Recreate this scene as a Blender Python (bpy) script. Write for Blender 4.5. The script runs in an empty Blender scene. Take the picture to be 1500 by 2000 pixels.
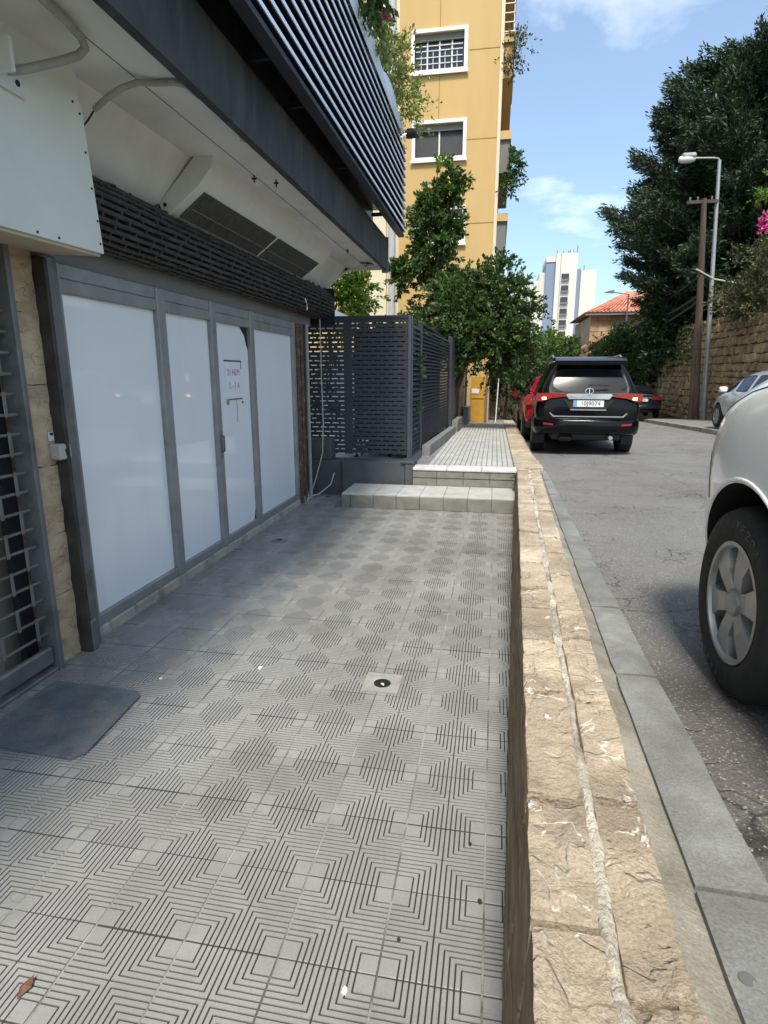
import bpy, bmesh, math, random
import numpy as np
from mathutils import Vector, Matrix, noise as mnoise

random.seed(7); np.random.seed(7)
S = bpy.context.scene
COL = S.collection
R_ = math.radians

# ------------------------------------------------------------------ camera
CAMZ = 1.69
FPX, PPX, PPY, VPX, HOR = 1150.0, 750.0, 1000.0, 968.0, 730.0      # photograph is 1500 x 2000
pitch = math.atan((PPY - HOR) / FPX)
yaw = math.atan((VPX - PPX) * math.cos(pitch) / FPX)
fh = Vector((-math.sin(yaw), math.cos(yaw), 0)); rt = Vector((math.cos(yaw), math.sin(yaw), 0))
fw = fh * math.cos(pitch) + Vector((0, 0, -math.sin(pitch))); up = rt.cross(fw)
cd = bpy.data.cameras.new('camera'); cam = bpy.data.objects.new('camera', cd); COL.objects.link(cam)
cam.matrix_world = Matrix(((rt.x, up.x, -fw.x, 0), (rt.y, up.y, -fw.y, 0), (rt.z, up.z, -fw.z, CAMZ), (0, 0, 0, 1)))
cd.sensor_fit = 'VERTICAL'; cd.sensor_height = 36; cd.lens = FPX / 2000 * 36
cd.clip_start = 0.05; cd.clip_end = 2000
S.camera = cam

# ------------------------------------------------------------------ light
SUN = Vector((0.04, -0.52, 0.85)).normalized()
w = bpy.data.worlds.new('World'); S.world = w; w.use_nodes = True
nt = w.node_tree; nt.nodes.clear()
out = nt.nodes.new('ShaderNodeOutputWorld'); bg = nt.nodes.new('ShaderNodeBackground')
sky = nt.nodes.new('ShaderNodeTexSky'); sky.sky_type = 'NISHITA'; sky.sun_disc = False
sky.sun_elevation = math.asin(SUN.z); sky.sun_rotation = math.atan2(SUN.x, SUN.y)
sky.air_density = 1.0; sky.dust_density = 2.2; sky.ozone_density = 1.2
tc = nt.nodes.new('ShaderNodeTexCoord')
sep = nt.nodes.new('ShaderNodeSeparateXYZ'); nt.links.new(tc.outputs['Generated'], sep.inputs[0])
def wm(op, a, b=None):
    n = nt.nodes.new('ShaderNodeMath'); n.operation = op
    for i, v in enumerate((a, b)):
        if v is None: continue
        if isinstance(v, (int, float)): n.inputs[i].default_value = v
        else: nt.links.new(v, n.inputs[i])
    return n.outputs[0]
zz = wm('ADD', wm('MAXIMUM', sep.outputs[2], 0.0), 0.12)
cmb = nt.nodes.new('ShaderNodeCombineXYZ')
nt.links.new(wm('DIVIDE', sep.outputs[0], zz), cmb.inputs[0]); nt.links.new(wm('DIVIDE', sep.outputs[1], zz), cmb.inputs[1])
cmb.inputs[2].default_value = 3.7
cn = nt.nodes.new('ShaderNodeTexNoise'); cn.inputs['Scale'].default_value = 1.15; cn.inputs['Detail'].default_value = 9
cn.inputs['Roughness'].default_value = 0.58; cn.inputs['Distortion'].default_value = 0.35
nt.links.new(cmb.outputs[0], cn.inputs['Vector'])
cr = nt.nodes.new('ShaderNodeValToRGB'); cr.color_ramp.elements[0].position = 0.54; cr.color_ramp.elements[1].position = 0.80
cr.color_ramp.elements[0].color = (0.10, 0.10, 0.10, 1); cr.color_ramp.elements[1].color = (0.88, 0.88, 0.88, 1)
nt.links.new(cn.outputs['Fac'], cr.inputs[0])
mx = nt.nodes.new('ShaderNodeMix'); mx.data_type = 'RGBA'
tint = nt.nodes.new('ShaderNodeMix'); tint.data_type = 'RGBA'; tint.blend_type = 'MULTIPLY'; tint.inputs[0].default_value = 1
nt.links.new(sky.outputs[0], tint.inputs[6]); tint.inputs[7].default_value = (0.87, 1.03, 1.08, 1)
nt.links.new(cr.outputs[0], mx.inputs[0]); nt.links.new(tint.outputs[2], mx.inputs[6]); mx.inputs[7].default_value = (7.5, 7.9, 8.4, 1)
nt.links.new(mx.outputs[2], bg.inputs[0]); bg.inputs[1].default_value = 0.115
nt.links.new(bg.outputs[0], out.inputs[0])
sd = bpy.data.lights.new('sun', 'SUN'); sd.energy = 2.5; sd.angle = R_(11); sd.color = (1, 0.93, 0.82)
so = bpy.data.objects.new('sun', sd); COL.objects.link(so); so.rotation_euler = SUN.to_track_quat('Z', 'Y').to_euler()
so.location = (0, 0, 30)
S.view_settings.view_transform = 'Standard'; S.view_settings.look = 'None'
S.view_settings.exposure = 0.93; S.view_settings.gamma = 1; S.view_settings.use_curve_mapping = False
S.render.engine = 'CYCLES'; S.cycles.use_denoising = True; S.cycles.max_bounces = 8

# ------------------------------------------------------------------ materials
MATS = {}
def mat(name, base, rough=0.6, var=0.15, scale=6.0, bump=0.0, bscale=60.0, metal=0.0, spec=0.5, coat=0.0,
        island=0.0, objrand=0.0, dirt=None, dscale=3.0, dpos=(0.5, 0.7), crack=None, cscale=3.0, cwidth=0.03,
        trans=0.0, emit=None, streak=None, attr=None, coord='world', cbump=0.0, damt=1.0, grain=0.0, gscale=220.0, speck=None, crack2=None, c2scale=14.0, c2width=0.02, bump2=0.0, b2scale=9.0, rvar=0.08, terr=None):
    m = bpy.data.materials.new(name); m.use_nodes = True; t = m.node_tree; N = t.nodes; L = t.links
    b = N['Principled BSDF']
    g = N.new('ShaderNodeNewGeometry'); co = g.outputs['Position']
    if coord == 'object':
        tcn = N.new('ShaderNodeTexCoord'); co = tcn.outputs['Object']
    if streak:
        mp = N.new('ShaderNodeMapping'); mp.inputs['Scale'].default_value = streak; L.new(co, mp.inputs[0]); co = mp.outputs[0]
    def nz(sc, det=5.0, dist=0.0, rg=0.55):
        n = N.new('ShaderNodeTexNoise'); n.inputs['Scale'].default_value = sc; n.inputs['Detail'].default_value = det
        n.inputs['Distortion'].default_value = dist; n.inputs['Roughness'].default_value = rg
        L.new(co, n.inputs['Vector']); return n.outputs['Fac']
    def mixc(fac, a, bb, mode='MIX'):
        n = N.new('ShaderNodeMix'); n.data_type = 'RGBA'; n.blend_type = mode
        if isinstance(fac, (int, float)): n.inputs[0].default_value = fac
        else: L.new(fac, n.inputs[0])
        for i, v in ((6, a), (7, bb)):
            if isinstance(v, tuple): n.inputs[i].default_value = (*v[:3], 1)
            else: L.new(v, n.inputs[i])
        return n.outputs[2]
    def ramp(x, p0, p1, v0=0.0, v1=1.0):
        n = N.new('ShaderNodeMapRange'); n.inputs[1].default_value = p0; n.inputs[2].default_value = p1
        n.inputs[3].default_value = v0; n.inputs[4].default_value = v1; L.new(x, n.inputs[0]); return n.outputs[0]
    lo = tuple(max(0, c * (1 - var)) for c in base); hi = tuple(min(1, c * (1 + var)) for c in base)
    col = mixc(ramp(nz(scale), 0.3, 0.7), lo, hi) if var > 0 else None
    if col is None:
        rgb = N.new('ShaderNodeRGB'); rgb.outputs[0].default_value = (*base, 1); col = rgb.outputs[0]
    if island > 0:
        col = mixc(1.0, col, mixc(g.outputs['Random Per Island'], tuple([1 - island] * 3), tuple([1 + island * 0.6] * 3)), 'MULTIPLY')
    if objrand > 0:
        oi = N.new('ShaderNodeObjectInfo')
        col = mixc(1.0, col, mixc(oi.outputs['Random'], tuple([1 - objrand] * 3), tuple([1 + objrand] * 3)), 'MULTIPLY')
    if dirt:
        dm = ramp(nz(dscale, 8, 0.4, 0.62), dpos[0], dpos[1], 0, damt); col = mixc(dm, col, dirt)
    hgt = None
    if crack:
        mp2 = N.new('ShaderNodeVectorMath'); mp2.operation = 'ADD'
        nn = N.new('ShaderNodeTexNoise'); nn.inputs['Scale'].default_value = cscale * 1.3; nn.inputs['Detail'].default_value = 4; L.new(co, nn.inputs['Vector'])
        sc = N.new('ShaderNodeVectorMath'); sc.operation = 'SCALE'; sc.inputs['Scale'].default_value = 0.9 / cscale
        L.new(nn.outputs['Color'], sc.inputs[0]); L.new(co, mp2.inputs[0]); L.new(sc.outputs[0], mp2.inputs[1])
        vo = N.new('ShaderNodeTexVoronoi'); vo.feature = 'DISTANCE_TO_EDGE'; vo.inputs['Scale'].default_value = cscale
        L.new(mp2.outputs[0], vo.inputs['Vector'])
        cf = ramp(vo.outputs['Distance'], 0.0, cwidth, 1.0, 0.0)
        # cracks fade in and out
        md = N.new('ShaderNodeMath'); md.operation = 'MULTIPLY'; L.new(cf, md.inputs[0]); L.new(ramp(nz(cscale * 0.7, 2), 0.45, 0.6), md.inputs[1])
        col = mixc(md.outputs[0], col, crack); hgt = md.outputs[0]
    if crack2:
        mq = N.new('ShaderNodeVectorMath'); mq.operation = 'ADD'
        nq = N.new('ShaderNodeTexNoise'); nq.inputs['Scale'].default_value = c2scale * 0.8; nq.inputs['Detail'].default_value = 5; L.new(co, nq.inputs['Vector'])
        sq_ = N.new('ShaderNodeVectorMath'); sq_.operation = 'SCALE'; sq_.inputs['Scale'].default_value = 1.6 / c2scale
        L.new(nq.outputs['Color'], sq_.inputs[0]); L.new(co, mq.inputs[0]); L.new(sq_.outputs[0], mq.inputs[1])
        vq = N.new('ShaderNodeTexVoronoi'); vq.feature = 'DISTANCE_TO_EDGE'; vq.inputs['Scale'].default_value = c2scale; L.new(mq.outputs[0], vq.inputs['Vector'])
        mq2 = N.new('ShaderNodeMath'); mq2.operation = 'MULTIPLY'; L.new(ramp(vq.outputs['Distance'], 0, c2width, 1, 0), mq2.inputs[0]); L.new(ramp(nz(c2scale * .45, 3), 0.48, 0.62), mq2.inputs[1])
        col = mixc(mq2.outputs[0], col, crack2)
        if hgt is None: hgt = mq2.outputs[0]
        else:
            ad = N.new('ShaderNodeMath'); ad.operation = 'ADD'; L.new(mq2.outputs[0], ad.inputs[0]); L.new(hgt, ad.inputs[1])
            hgt = mq2.outputs[0]
    tsum = None
    if terr:
        tn = nz(terr[0], 4, 1.2, 0.5)
        tm = N.new('ShaderNodeMath'); tm.operation = 'MULTIPLY'; L.new(tn, tm.inputs[0]); tm.inputs[1].default_value = terr[1]
        tf = N.new('ShaderNodeMath'); tf.operation = 'FRACT'; L.new(tm.outputs[0], tf.inputs[0])
        tl_ = N.new('ShaderNodeMath'); tl_.operation = 'FLOOR'; L.new(tm.outputs[0], tl_.inputs[0])
        ta = N.new('ShaderNodeMath'); ta.operation = 'ADD'; L.new(tl_.outputs[0], ta.inputs[0]); L.new(ramp(tf.outputs[0], 0.0, 0.14), ta.inputs[1])
        tsum = ta.outputs[0]
        te = N.new('ShaderNodeMath'); te.operation = 'MULTIPLY'; L.new(ramp(tf.outputs[0], 0.10, 0.20, 1, 0), te.inputs[0]); L.new(ramp(nz(terr[0] * 1.7, 3), 0.50, 0.58), te.inputs[1])
        te2 = N.new('ShaderNodeMath'); te2.operation = 'MULTIPLY'; L.new(te.outputs[0], te2.inputs[0]); L.new(ramp(tf.outputs[0], 0.03, 0.08), te2.inputs[1])
        col = mixc(te2.outputs[0], col, terr[3])
    if speck:
        vs_ = N.new('ShaderNodeTexVoronoi'); vs_.inputs['Scale'].default_value = speck[1]; L.new(co, vs_.inputs['Vector'])
        sp = N.new('ShaderNodeSeparateColor'); L.new(vs_.outputs['Color'], sp.inputs[0])
        col = mixc(ramp(sp.outputs[0], 1 - speck[2], 1 - speck[2] * .4), col, speck[0])
    if grain > 0:
        col = mixc(1.0, col, mixc(ramp(nz(gscale, 3, 0, .7), 0.3, 0.7), tuple([1 - grain] * 3), tuple([1 + grain] * 3)), 'MULTIPLY')
    if attr:
        at = N.new('ShaderNodeAttribute'); at.attribute_name = attr[0]; col = mixc(at.outputs['Fac'], col, attr[1])
    L.new(col, b.inputs['Base Color'])
    rn = ramp(nz(scale * 2.3), 0.3, 0.7, max(0, rough - rvar), min(1, rough + rvar))
    if attr:
        mr = N.new('ShaderNodeMix'); mr.data_type = 'FLOAT'; L.new(at.outputs['Fac'], mr.inputs[0]); L.new(rn, mr.inputs[2]); mr.inputs[3].default_value = 0.95; rn = mr.outputs[0]
    L.new(rn, b.inputs['Roughness'])
    b.inputs['Metallic'].default_value = metal
    b.inputs['Specular IOR Level'].default_value = spec
    b.inputs['Coat Weight'].default_value = coat; b.inputs['Coat Roughness'].default_value = 0.04
    if trans > 0:
        b.inputs['Transmission Weight'].default_value = trans
    if emit:
        b.inputs['Emission Color'].default_value = (*emit[0], 1); b.inputs['Emission Strength'].default_value = emit[1]
    if bump > 0:
        bp = N.new('ShaderNodeBump'); bp.inputs['Strength'].default_value = bump; bp.inputs['Distance'].default_value = 0.02
        hh = nz(bscale, 6, 0.1, 0.65)
        if hgt is not None and cbump > 0:
            sb = N.new('ShaderNodeMath'); sb.operation = 'MULTIPLY_ADD'; L.new(hgt, sb.inputs[0]); sb.inputs[1].default_value = -cbump; L.new(hh, sb.inputs[2]); hh = sb.outputs[0]
        if tsum is not None:
            t3 = N.new('ShaderNodeMath'); t3.operation = 'MULTIPLY_ADD'; L.new(tsum, t3.inputs[0]); t3.inputs[1].default_value = terr[2]; L.new(hh, t3.inputs[2]); hh = t3.outputs[0]
        if bump2 > 0:
            b2n = N.new('ShaderNodeMath'); b2n.operation = 'MULTIPLY_ADD'; L.new(nz(b2scale, 4, 0.6), b2n.inputs[0]); b2n.inputs[1].default_value = bump2; L.new(hh, b2n.inputs[2]); hh = b2n.outputs[0]
        L.new(hh, bp.inputs['Height']); L.new(bp.outputs[0], b.inputs['Normal'])
    MATS[name] = m
    return m

def leafmat(name, base, island=0.45, rough=0.5, tl=0.25):
    m = mat(name, base, rough=rough, var=0.25, scale=1.2, island=island, spec=0.35)
    t = m.node_tree; N = t.nodes; L = t.links; b = N['Principled BSDF']; o = N['Material Output']
    tr = N.new('ShaderNodeBsdfTranslucent'); src = b.inputs['Base Color'].links[0].from_socket
    mm = N.new('ShaderNodeMix'); mm.data_type = 'RGBA'; mm.blend_type = 'MULTIPLY'; mm.inputs[0].default_value = 1
    L.new(src, mm.inputs[6]); mm.inputs[7].default_value = (1.3, 1.5, 0.5, 1); L.new(mm.outputs[2], tr.inputs[0])
    ms = N.new('ShaderNodeMixShader'); ms.inputs[0].default_value = tl
    L.new(b.outputs[0], ms.inputs[1]); L.new(tr.outputs[0], ms.inputs[2]); L.new(ms.outputs[0], o.inputs[0])
    return m

mat('tile', (0.285, 0.282, 0.27), rough=0.25, var=0.16, scale=1.5, bump=0.10, bscale=110, objrand=0.06, grain=0.12, gscale=300, dirt=(0.16, 0.155, 0.14), dscale=1.7, dpos=(0.48, 0.80), damt=0.8, crack2=(0.10, 0.095, 0.085), c2scale=3.2, c2width=0.003, attr=('groove', (0.035, 0.033, 0.030)), rvar=0.14)
mat('joint', (0.20, 0.195, 0.18), rough=0.9, var=0.35, scale=12, bump=0.4, bscale=80, grain=0.2)
mat('mortar_grey', (0.27, 0.265, 0.245), rough=0.9, var=0.4, scale=5, bump=0.4, bscale=80, grain=0.25, dirt=(0.10, 0.095, 0.085), dscale=3, dpos=(0.48, 0.6))
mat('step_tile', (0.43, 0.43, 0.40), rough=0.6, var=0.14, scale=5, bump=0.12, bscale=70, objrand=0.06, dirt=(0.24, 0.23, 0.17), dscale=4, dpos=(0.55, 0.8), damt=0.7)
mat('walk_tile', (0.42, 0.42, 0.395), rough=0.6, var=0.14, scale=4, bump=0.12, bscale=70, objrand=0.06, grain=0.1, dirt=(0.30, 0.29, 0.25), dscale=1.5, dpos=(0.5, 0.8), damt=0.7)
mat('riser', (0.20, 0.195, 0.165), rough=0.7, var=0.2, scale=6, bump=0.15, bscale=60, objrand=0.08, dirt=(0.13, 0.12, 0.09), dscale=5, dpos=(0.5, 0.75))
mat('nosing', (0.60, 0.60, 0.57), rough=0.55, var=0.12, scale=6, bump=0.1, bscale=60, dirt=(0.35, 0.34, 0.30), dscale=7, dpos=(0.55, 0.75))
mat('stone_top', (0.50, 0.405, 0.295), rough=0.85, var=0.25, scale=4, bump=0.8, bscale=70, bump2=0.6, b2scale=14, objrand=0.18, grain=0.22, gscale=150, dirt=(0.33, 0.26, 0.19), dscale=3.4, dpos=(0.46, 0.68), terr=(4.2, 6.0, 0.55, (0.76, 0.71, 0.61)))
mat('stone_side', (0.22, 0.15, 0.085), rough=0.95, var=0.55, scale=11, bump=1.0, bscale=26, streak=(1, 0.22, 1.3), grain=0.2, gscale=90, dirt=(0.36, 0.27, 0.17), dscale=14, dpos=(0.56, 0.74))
mat('mortar', (0.70, 0.64, 0.53), rough=0.9, var=0.25, scale=10, bump=0.9, bscale=70, bump2=1.0, b2scale=30, grain=0.22, gscale=150, dirt=(0.36, 0.31, 0.25), dscale=5, dpos=(0.46, 0.62))
mat('concrete', (0.235, 0.24, 0.228), rough=0.8, var=0.18, scale=5, bump=0.3, bscale=70, grain=0.22, gscale=160, objrand=0.12, dirt=(0.145, 0.145, 0.13), dscale=3.2, dpos=(0.42, 0.66))
mat('filler', (0.27, 0.25, 0.205), rough=0.9, var=0.25, scale=7, bump=0.5, bscale=60, grain=0.2, gscale=150, dirt=(0.16, 0.15, 0.12), dscale=4)
mat('asphalt', (0.20, 0.195, 0.185), rough=0.70, var=0.12, scale=0.9, bump=0.9, bscale=75, grain=0.30, gscale=130, speck=((0.40, 0.39, 0.37), 170.0, 0.09), dirt=(0.135, 0.125, 0.11), dscale=0.45, dpos=(0.46, 0.66), damt=0.9, crack=(0.05, 0.047, 0.042), cscale=0.7, cwidth=0.012, crack2=(0.08, 0.075, 0.07), c2scale=5, c2width=0.03, cbump=0.7)
mat('ground', (0.10, 0.09, 0.06), rough=0.95, var=0.3, scale=1.0, bump=0.4, bscale=10)
mat('pale_floor', (0.62, 0.61, 0.56), rough=0.7, var=0.1, scale=2)
mat('soffit', (0.66, 0.66, 0.62), rough=0.75, var=0.07, scale=1.3, bump=0.03, bscale=30, dirt=(0.50, 0.49, 0.44), dscale=1.8, dpos=(0.48, 0.75), damt=0.75)
mat('fascia', (0.036, 0.036, 0.036), rough=0.7, var=0.35, scale=2.5, bump=0.15, bscale=30, streak=(1, 1.6, 0.5), dirt=(0.085, 0.080, 0.072), dscale=3, grain=0.12, gscale=60)
mat('navy', (0.006, 0.009, 0.018), rough=0.35, var=0.2, scale=4)
mat('navy_dull', (0.016, 0.020, 0.030), rough=0.6, var=0.2, scale=4)
mat('slat_face', (0.95, 0.97, 1.0), rough=0.3, var=0, metal=0.6, rvar=0.0)  # near-white, stands in for sky reflected off the dark louvres
mat('cap_sheet', (0.82, 0.87, 0.92), rough=0.4, var=0.05, scale=2, metal=0.15)
mat('film', (0.87, 0.88, 0.88), rough=0.32, var=0.02, scale=0.8, coat=0.8, spec=0.5, rvar=0.04, streak=(1, 1, .35), dirt=(0.76, 0.77, 0.76), dscale=3.0, dpos=(0.5, 0.85), damt=0.6)
mat('aluminium', (0.30, 0.30, 0.285), rough=0.5, var=0.14, scale=5, metal=0.35, dirt=(0.16, 0.155, 0.14), dscale=7, dpos=(0.55, 0.75), damt=0.6)
mat('steel_grey', (0.17, 0.175, 0.17), rough=0.5, var=0.18, scale=4, metal=0.3, dirt=(0.10, 0.095, 0.085), dscale=6)
mat('rust', (0.10, 0.055, 0.035), rough=0.9, var=0.5, scale=14, bump=0.4, bscale=50, dirt=(0.24, 0.20, 0.15), dscale=16, dpos=(0.55, 0.65))
mat('dark_metal', (0.055, 0.051, 0.046), rough=0.6, var=0.4, scale=9, metal=0.3)
mat('grille_metal', (0.20, 0.20, 0.19), rough=0.5, var=0.2, scale=9, metal=0.5)
mat('black', (0.008, 0.008, 0.009), rough=0.6, var=0)
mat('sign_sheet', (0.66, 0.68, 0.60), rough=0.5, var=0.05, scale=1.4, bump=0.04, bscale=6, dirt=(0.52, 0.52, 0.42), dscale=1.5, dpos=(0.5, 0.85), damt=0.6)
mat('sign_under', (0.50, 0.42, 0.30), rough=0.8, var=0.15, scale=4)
mat('unit_plastic', (0.64, 0.64, 0.60), rough=0.45, var=0.06, scale=3, dirt=(0.50, 0.49, 0.43), dscale=3, damt=0.6)
mat('unit_grille', (0.11, 0.11, 0.10), rough=0.6, var=0.2, scale=14)
mat('conduit', (0.30, 0.295, 0.27), rough=0.6, var=0.15, scale=14)
mat('pilaster', (0.52, 0.40, 0.25), rough=0.85, var=0.2, scale=5, bump=0.5, bscale=30, streak=(1, 1, 2.2), crack=(0.18, 0.12, 0.07), cscale=8, cwidth=0.02, cbump=1, dirt=(0.36, 0.25, 0.15), dscale=3)
mat('threshold', (0.42, 0.39, 0.32), rough=0.8, var=0.2, scale=6, bump=0.2, bscale=50, dirt=(0.2, 0.18, 0.14), dscale=5)
mat('door_green', (0.030, 0.055, 0.055), rough=0.25, var=0.2, scale=2, spec=0.6)
mat('beige_int', (0.24, 0.22, 0.18), rough=0.7, var=0.2, scale=2)
mat('paper', (0.75, 0.75, 0.80), rough=0.7, var=0.04)
mat('print_red', (0.45, 0.16, 0.20), rough=0.7, var=0.3, scale=60)
mat('mat_rubber', (0.11, 0.135, 0.155), rough=0.8, var=0.3, scale=4, bump=0.6, bscale=120, grain=0.25, gscale=120, dirt=(0.20, 0.195, 0.18), dscale=5, dpos=(0.45, 0.68))
mat('white_plastic', (0.72, 0.72, 0.70), rough=0.45, var=0.05)
mat('box_grey', (0.44, 0.43, 0.38), rough=0.5, var=0.12, scale=14)
mat('fence', (0.038, 0.042, 0.050), rough=0.5, var=0.15, scale=4, spec=0.5)
mat('fence_light', (0.085, 0.092, 0.105), rough=0.45, var=0.12, scale=5, metal=0.2)
mat('fence_base', (0.075, 0.080, 0.086), rough=0.7, var=0.18, scale=3, bump=0.08, bscale=40, dirt=(0.12, 0.115, 0.10), dscale=4, damt=0.6)
mat('yellow', (0.55, 0.365, 0.15), rough=0.85, var=0.06, scale=0.8, bump=0.05, bscale=20, streak=(1, 1, .16), dirt=(0.50, 0.315, 0.12), dscale=1.2, dpos=(0.48, 0.8), damt=0.8)
mat('yellow_joint', (0.34, 0.19, 0.05), rough=0.9, var=0.1)
mat('yellow_gate', (0.50, 0.27, 0.03), rough=0.6, var=0.1)
mat('cream', (0.66, 0.58, 0.42), rough=0.8, var=0.05, scale=1)
mat('pipe_grey', (0.42, 0.43, 0.45), rough=0.5, var=0.08)
mat('white_paint', (0.74, 0.73, 0.70), rough=0.6, var=0.06, scale=2)
mat('dull_grey', (0.17, 0.17, 0.155), rough=0.8, var=0.08, scale=2)  # one even dull grey shared by rails, joints, gutter and balcony fronts
mat('glass_dark', (0.025, 0.028, 0.034), rough=0.08, var=0.2, scale=1.5, spec=0.6)
mat('screen_dark', (0.045, 0.043, 0.045), rough=0.6, var=0.1)
mat('tower', (0.68, 0.64, 0.565), rough=0.85, var=0.05, scale=0.1)
mat('tower_blue', (0.21, 0.26, 0.36), rough=0.8, var=0.08, scale=0.1)
mat('roof_tile', (0.50, 0.19, 0.115), rough=0.85, var=0.3, scale=3, objrand=0.18, dirt=(0.25, 0.11, 0.08), dscale=2)
mat('house_stone', (0.40, 0.29, 0.17), rough=0.9, var=0.25, scale=1.5, bump=0.4, bscale=8, objrand=0.12, crack=(0.16, 0.11, 0.07), cscale=1.2, cwidth=0.03)
mat('wall_stone', (0.34, 0.235, 0.125), rough=0.95, var=0.3, scale=2.2, bump=0.9, bscale=14, objrand=0.16, dirt=(0.13, 0.09, 0.05), dscale=3.0, dpos=(0.5, 0.68))
mat('wall_core', (0.10, 0.07, 0.042), rough=0.95, var=0.4, scale=3, bump=0.8, bscale=12)
mat('bark', (0.075, 0.055, 0.04), rough=0.9, var=0.4, scale=6, bump=0.6, bscale=20)
mat('wood_pole', (0.075, 0.052, 0.04), rough=0.9, var=0.35, scale=8, bump=0.4, bscale=40, streak=(1, 1, 0.15))
mat('galv', (0.36, 0.36, 0.35), rough=0.5, var=0.12, scale=3, metal=0.5)
mat('cable', (0.02, 0.02, 0.02), rough=0.6, var=0)
mat('cable_pale', (0.5, 0.48, 0.42), rough=0.6, var=0.1)
mat('paint_white', (0.87, 0.89, 0.885), rough=0.30, var=0.02, scale=1, coat=0.6, coord='object', dirt=(0.66, 0.65, 0.60), dscale=2.2, dpos=(0.5, 0.85), damt=0.5)
mat('paint_black', (0.002, 0.0025, 0.004), rough=0.16, var=0, coat=0.15, spec=0.22, coord='object', rvar=0.0)
mat('paint_red', (0.48, 0.012, 0.03), rough=0.25, var=0.05, scale=1, coat=0.5, coord='object')
mat('paint_navy', (0.006, 0.010, 0.016), rough=0.25, var=0.1, scale=1, coat=0.7, coord='object')
mat('paint_silver', (0.45, 0.46, 0.47), rough=0.3, var=0.03, scale=1, coat=0.7, metal=0.3, coord='object')
mat('car_glass', (0.012, 0.014, 0.018), rough=0.06, var=0, spec=0.18, coat=0.0, rvar=0.0)
mat('car_black', (0.012, 0.012, 0.013), rough=0.6, var=0.2)
mat('tyre', (0.016, 0.016, 0.016), rough=0.8, var=0.25, scale=12, bump=0.15, bscale=60, coord='object')
mat('tyre_print', (0.05, 0.05, 0.05), rough=0.8, var=0)
mat('rim', (0.36, 0.36, 0.35), rough=0.38, var=0.1, scale=6, metal=0.55, coord='object', dirt=(0.20, 0.19, 0.17), dscale=7, damt=0.6)
mat('rim_dark', (0.10, 0.10, 0.10), rough=0.4, var=0.1, metal=0.6)
mat('chrome', (0.75, 0.77, 0.80), rough=0.15, var=0, metal=0.9)
mat('light_red', (0.28, 0.008, 0.012), rough=0.15, var=0, coat=0.8)
mat('light_lit', (0.9, 0.5, 0.2), rough=0.3, var=0, emit=((1.0, 0.62, 0.22), 4.0))
mat('light_clear', (0.62, 0.64, 0.66), rough=0.1, var=0, coat=0.8, metal=0.3)
mat('plate', (0.72, 0.73, 0.72), rough=0.4, var=0.04)
mat('plate_blue', (0.16, 0.32, 0.52), rough=0.4, var=0.04)
mat('pink', (0.72, 0.10, 0.32), rough=0.6, var=0.2, island=0.3)
mat('leaf_brown', (0.15, 0.06, 0.03), rough=0.7, var=0.3, scale=60)
mat('specks', (0.70, 0.69, 0.65), rough=0.7, var=0.1)
mat('dark_specks', (0.03, 0.025, 0.02), rough=0.9, var=0.2)
mat('canvas_white', (0.72, 0.74, 0.74), rough=0.8, var=0.04)
mat('cardboard', (0.34, 0.22, 0.12), rough=0.8, var=0.1)
leafmat('leaf_dark', (0.036, 0.070, 0.024), island=0.55)
leafmat('leaf_mid', (0.066, 0.116, 0.032), island=0.65, tl=0.3)
leafmat('leaf_bright', (0.13, 0.21, 0.035), island=0.4, tl=0.35)
leafmat('leaf_pale', (0.22, 0.26, 0.09), island=0.45, tl=0.3)
leafmat('leaf_conifer', (0.050, 0.082, 0.046), island=0.5, rough=0.6, tl=0.08)
leafmat('leaf_dry', (0.10, 0.10, 0.045), island=0.5, tl=0.2)

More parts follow.
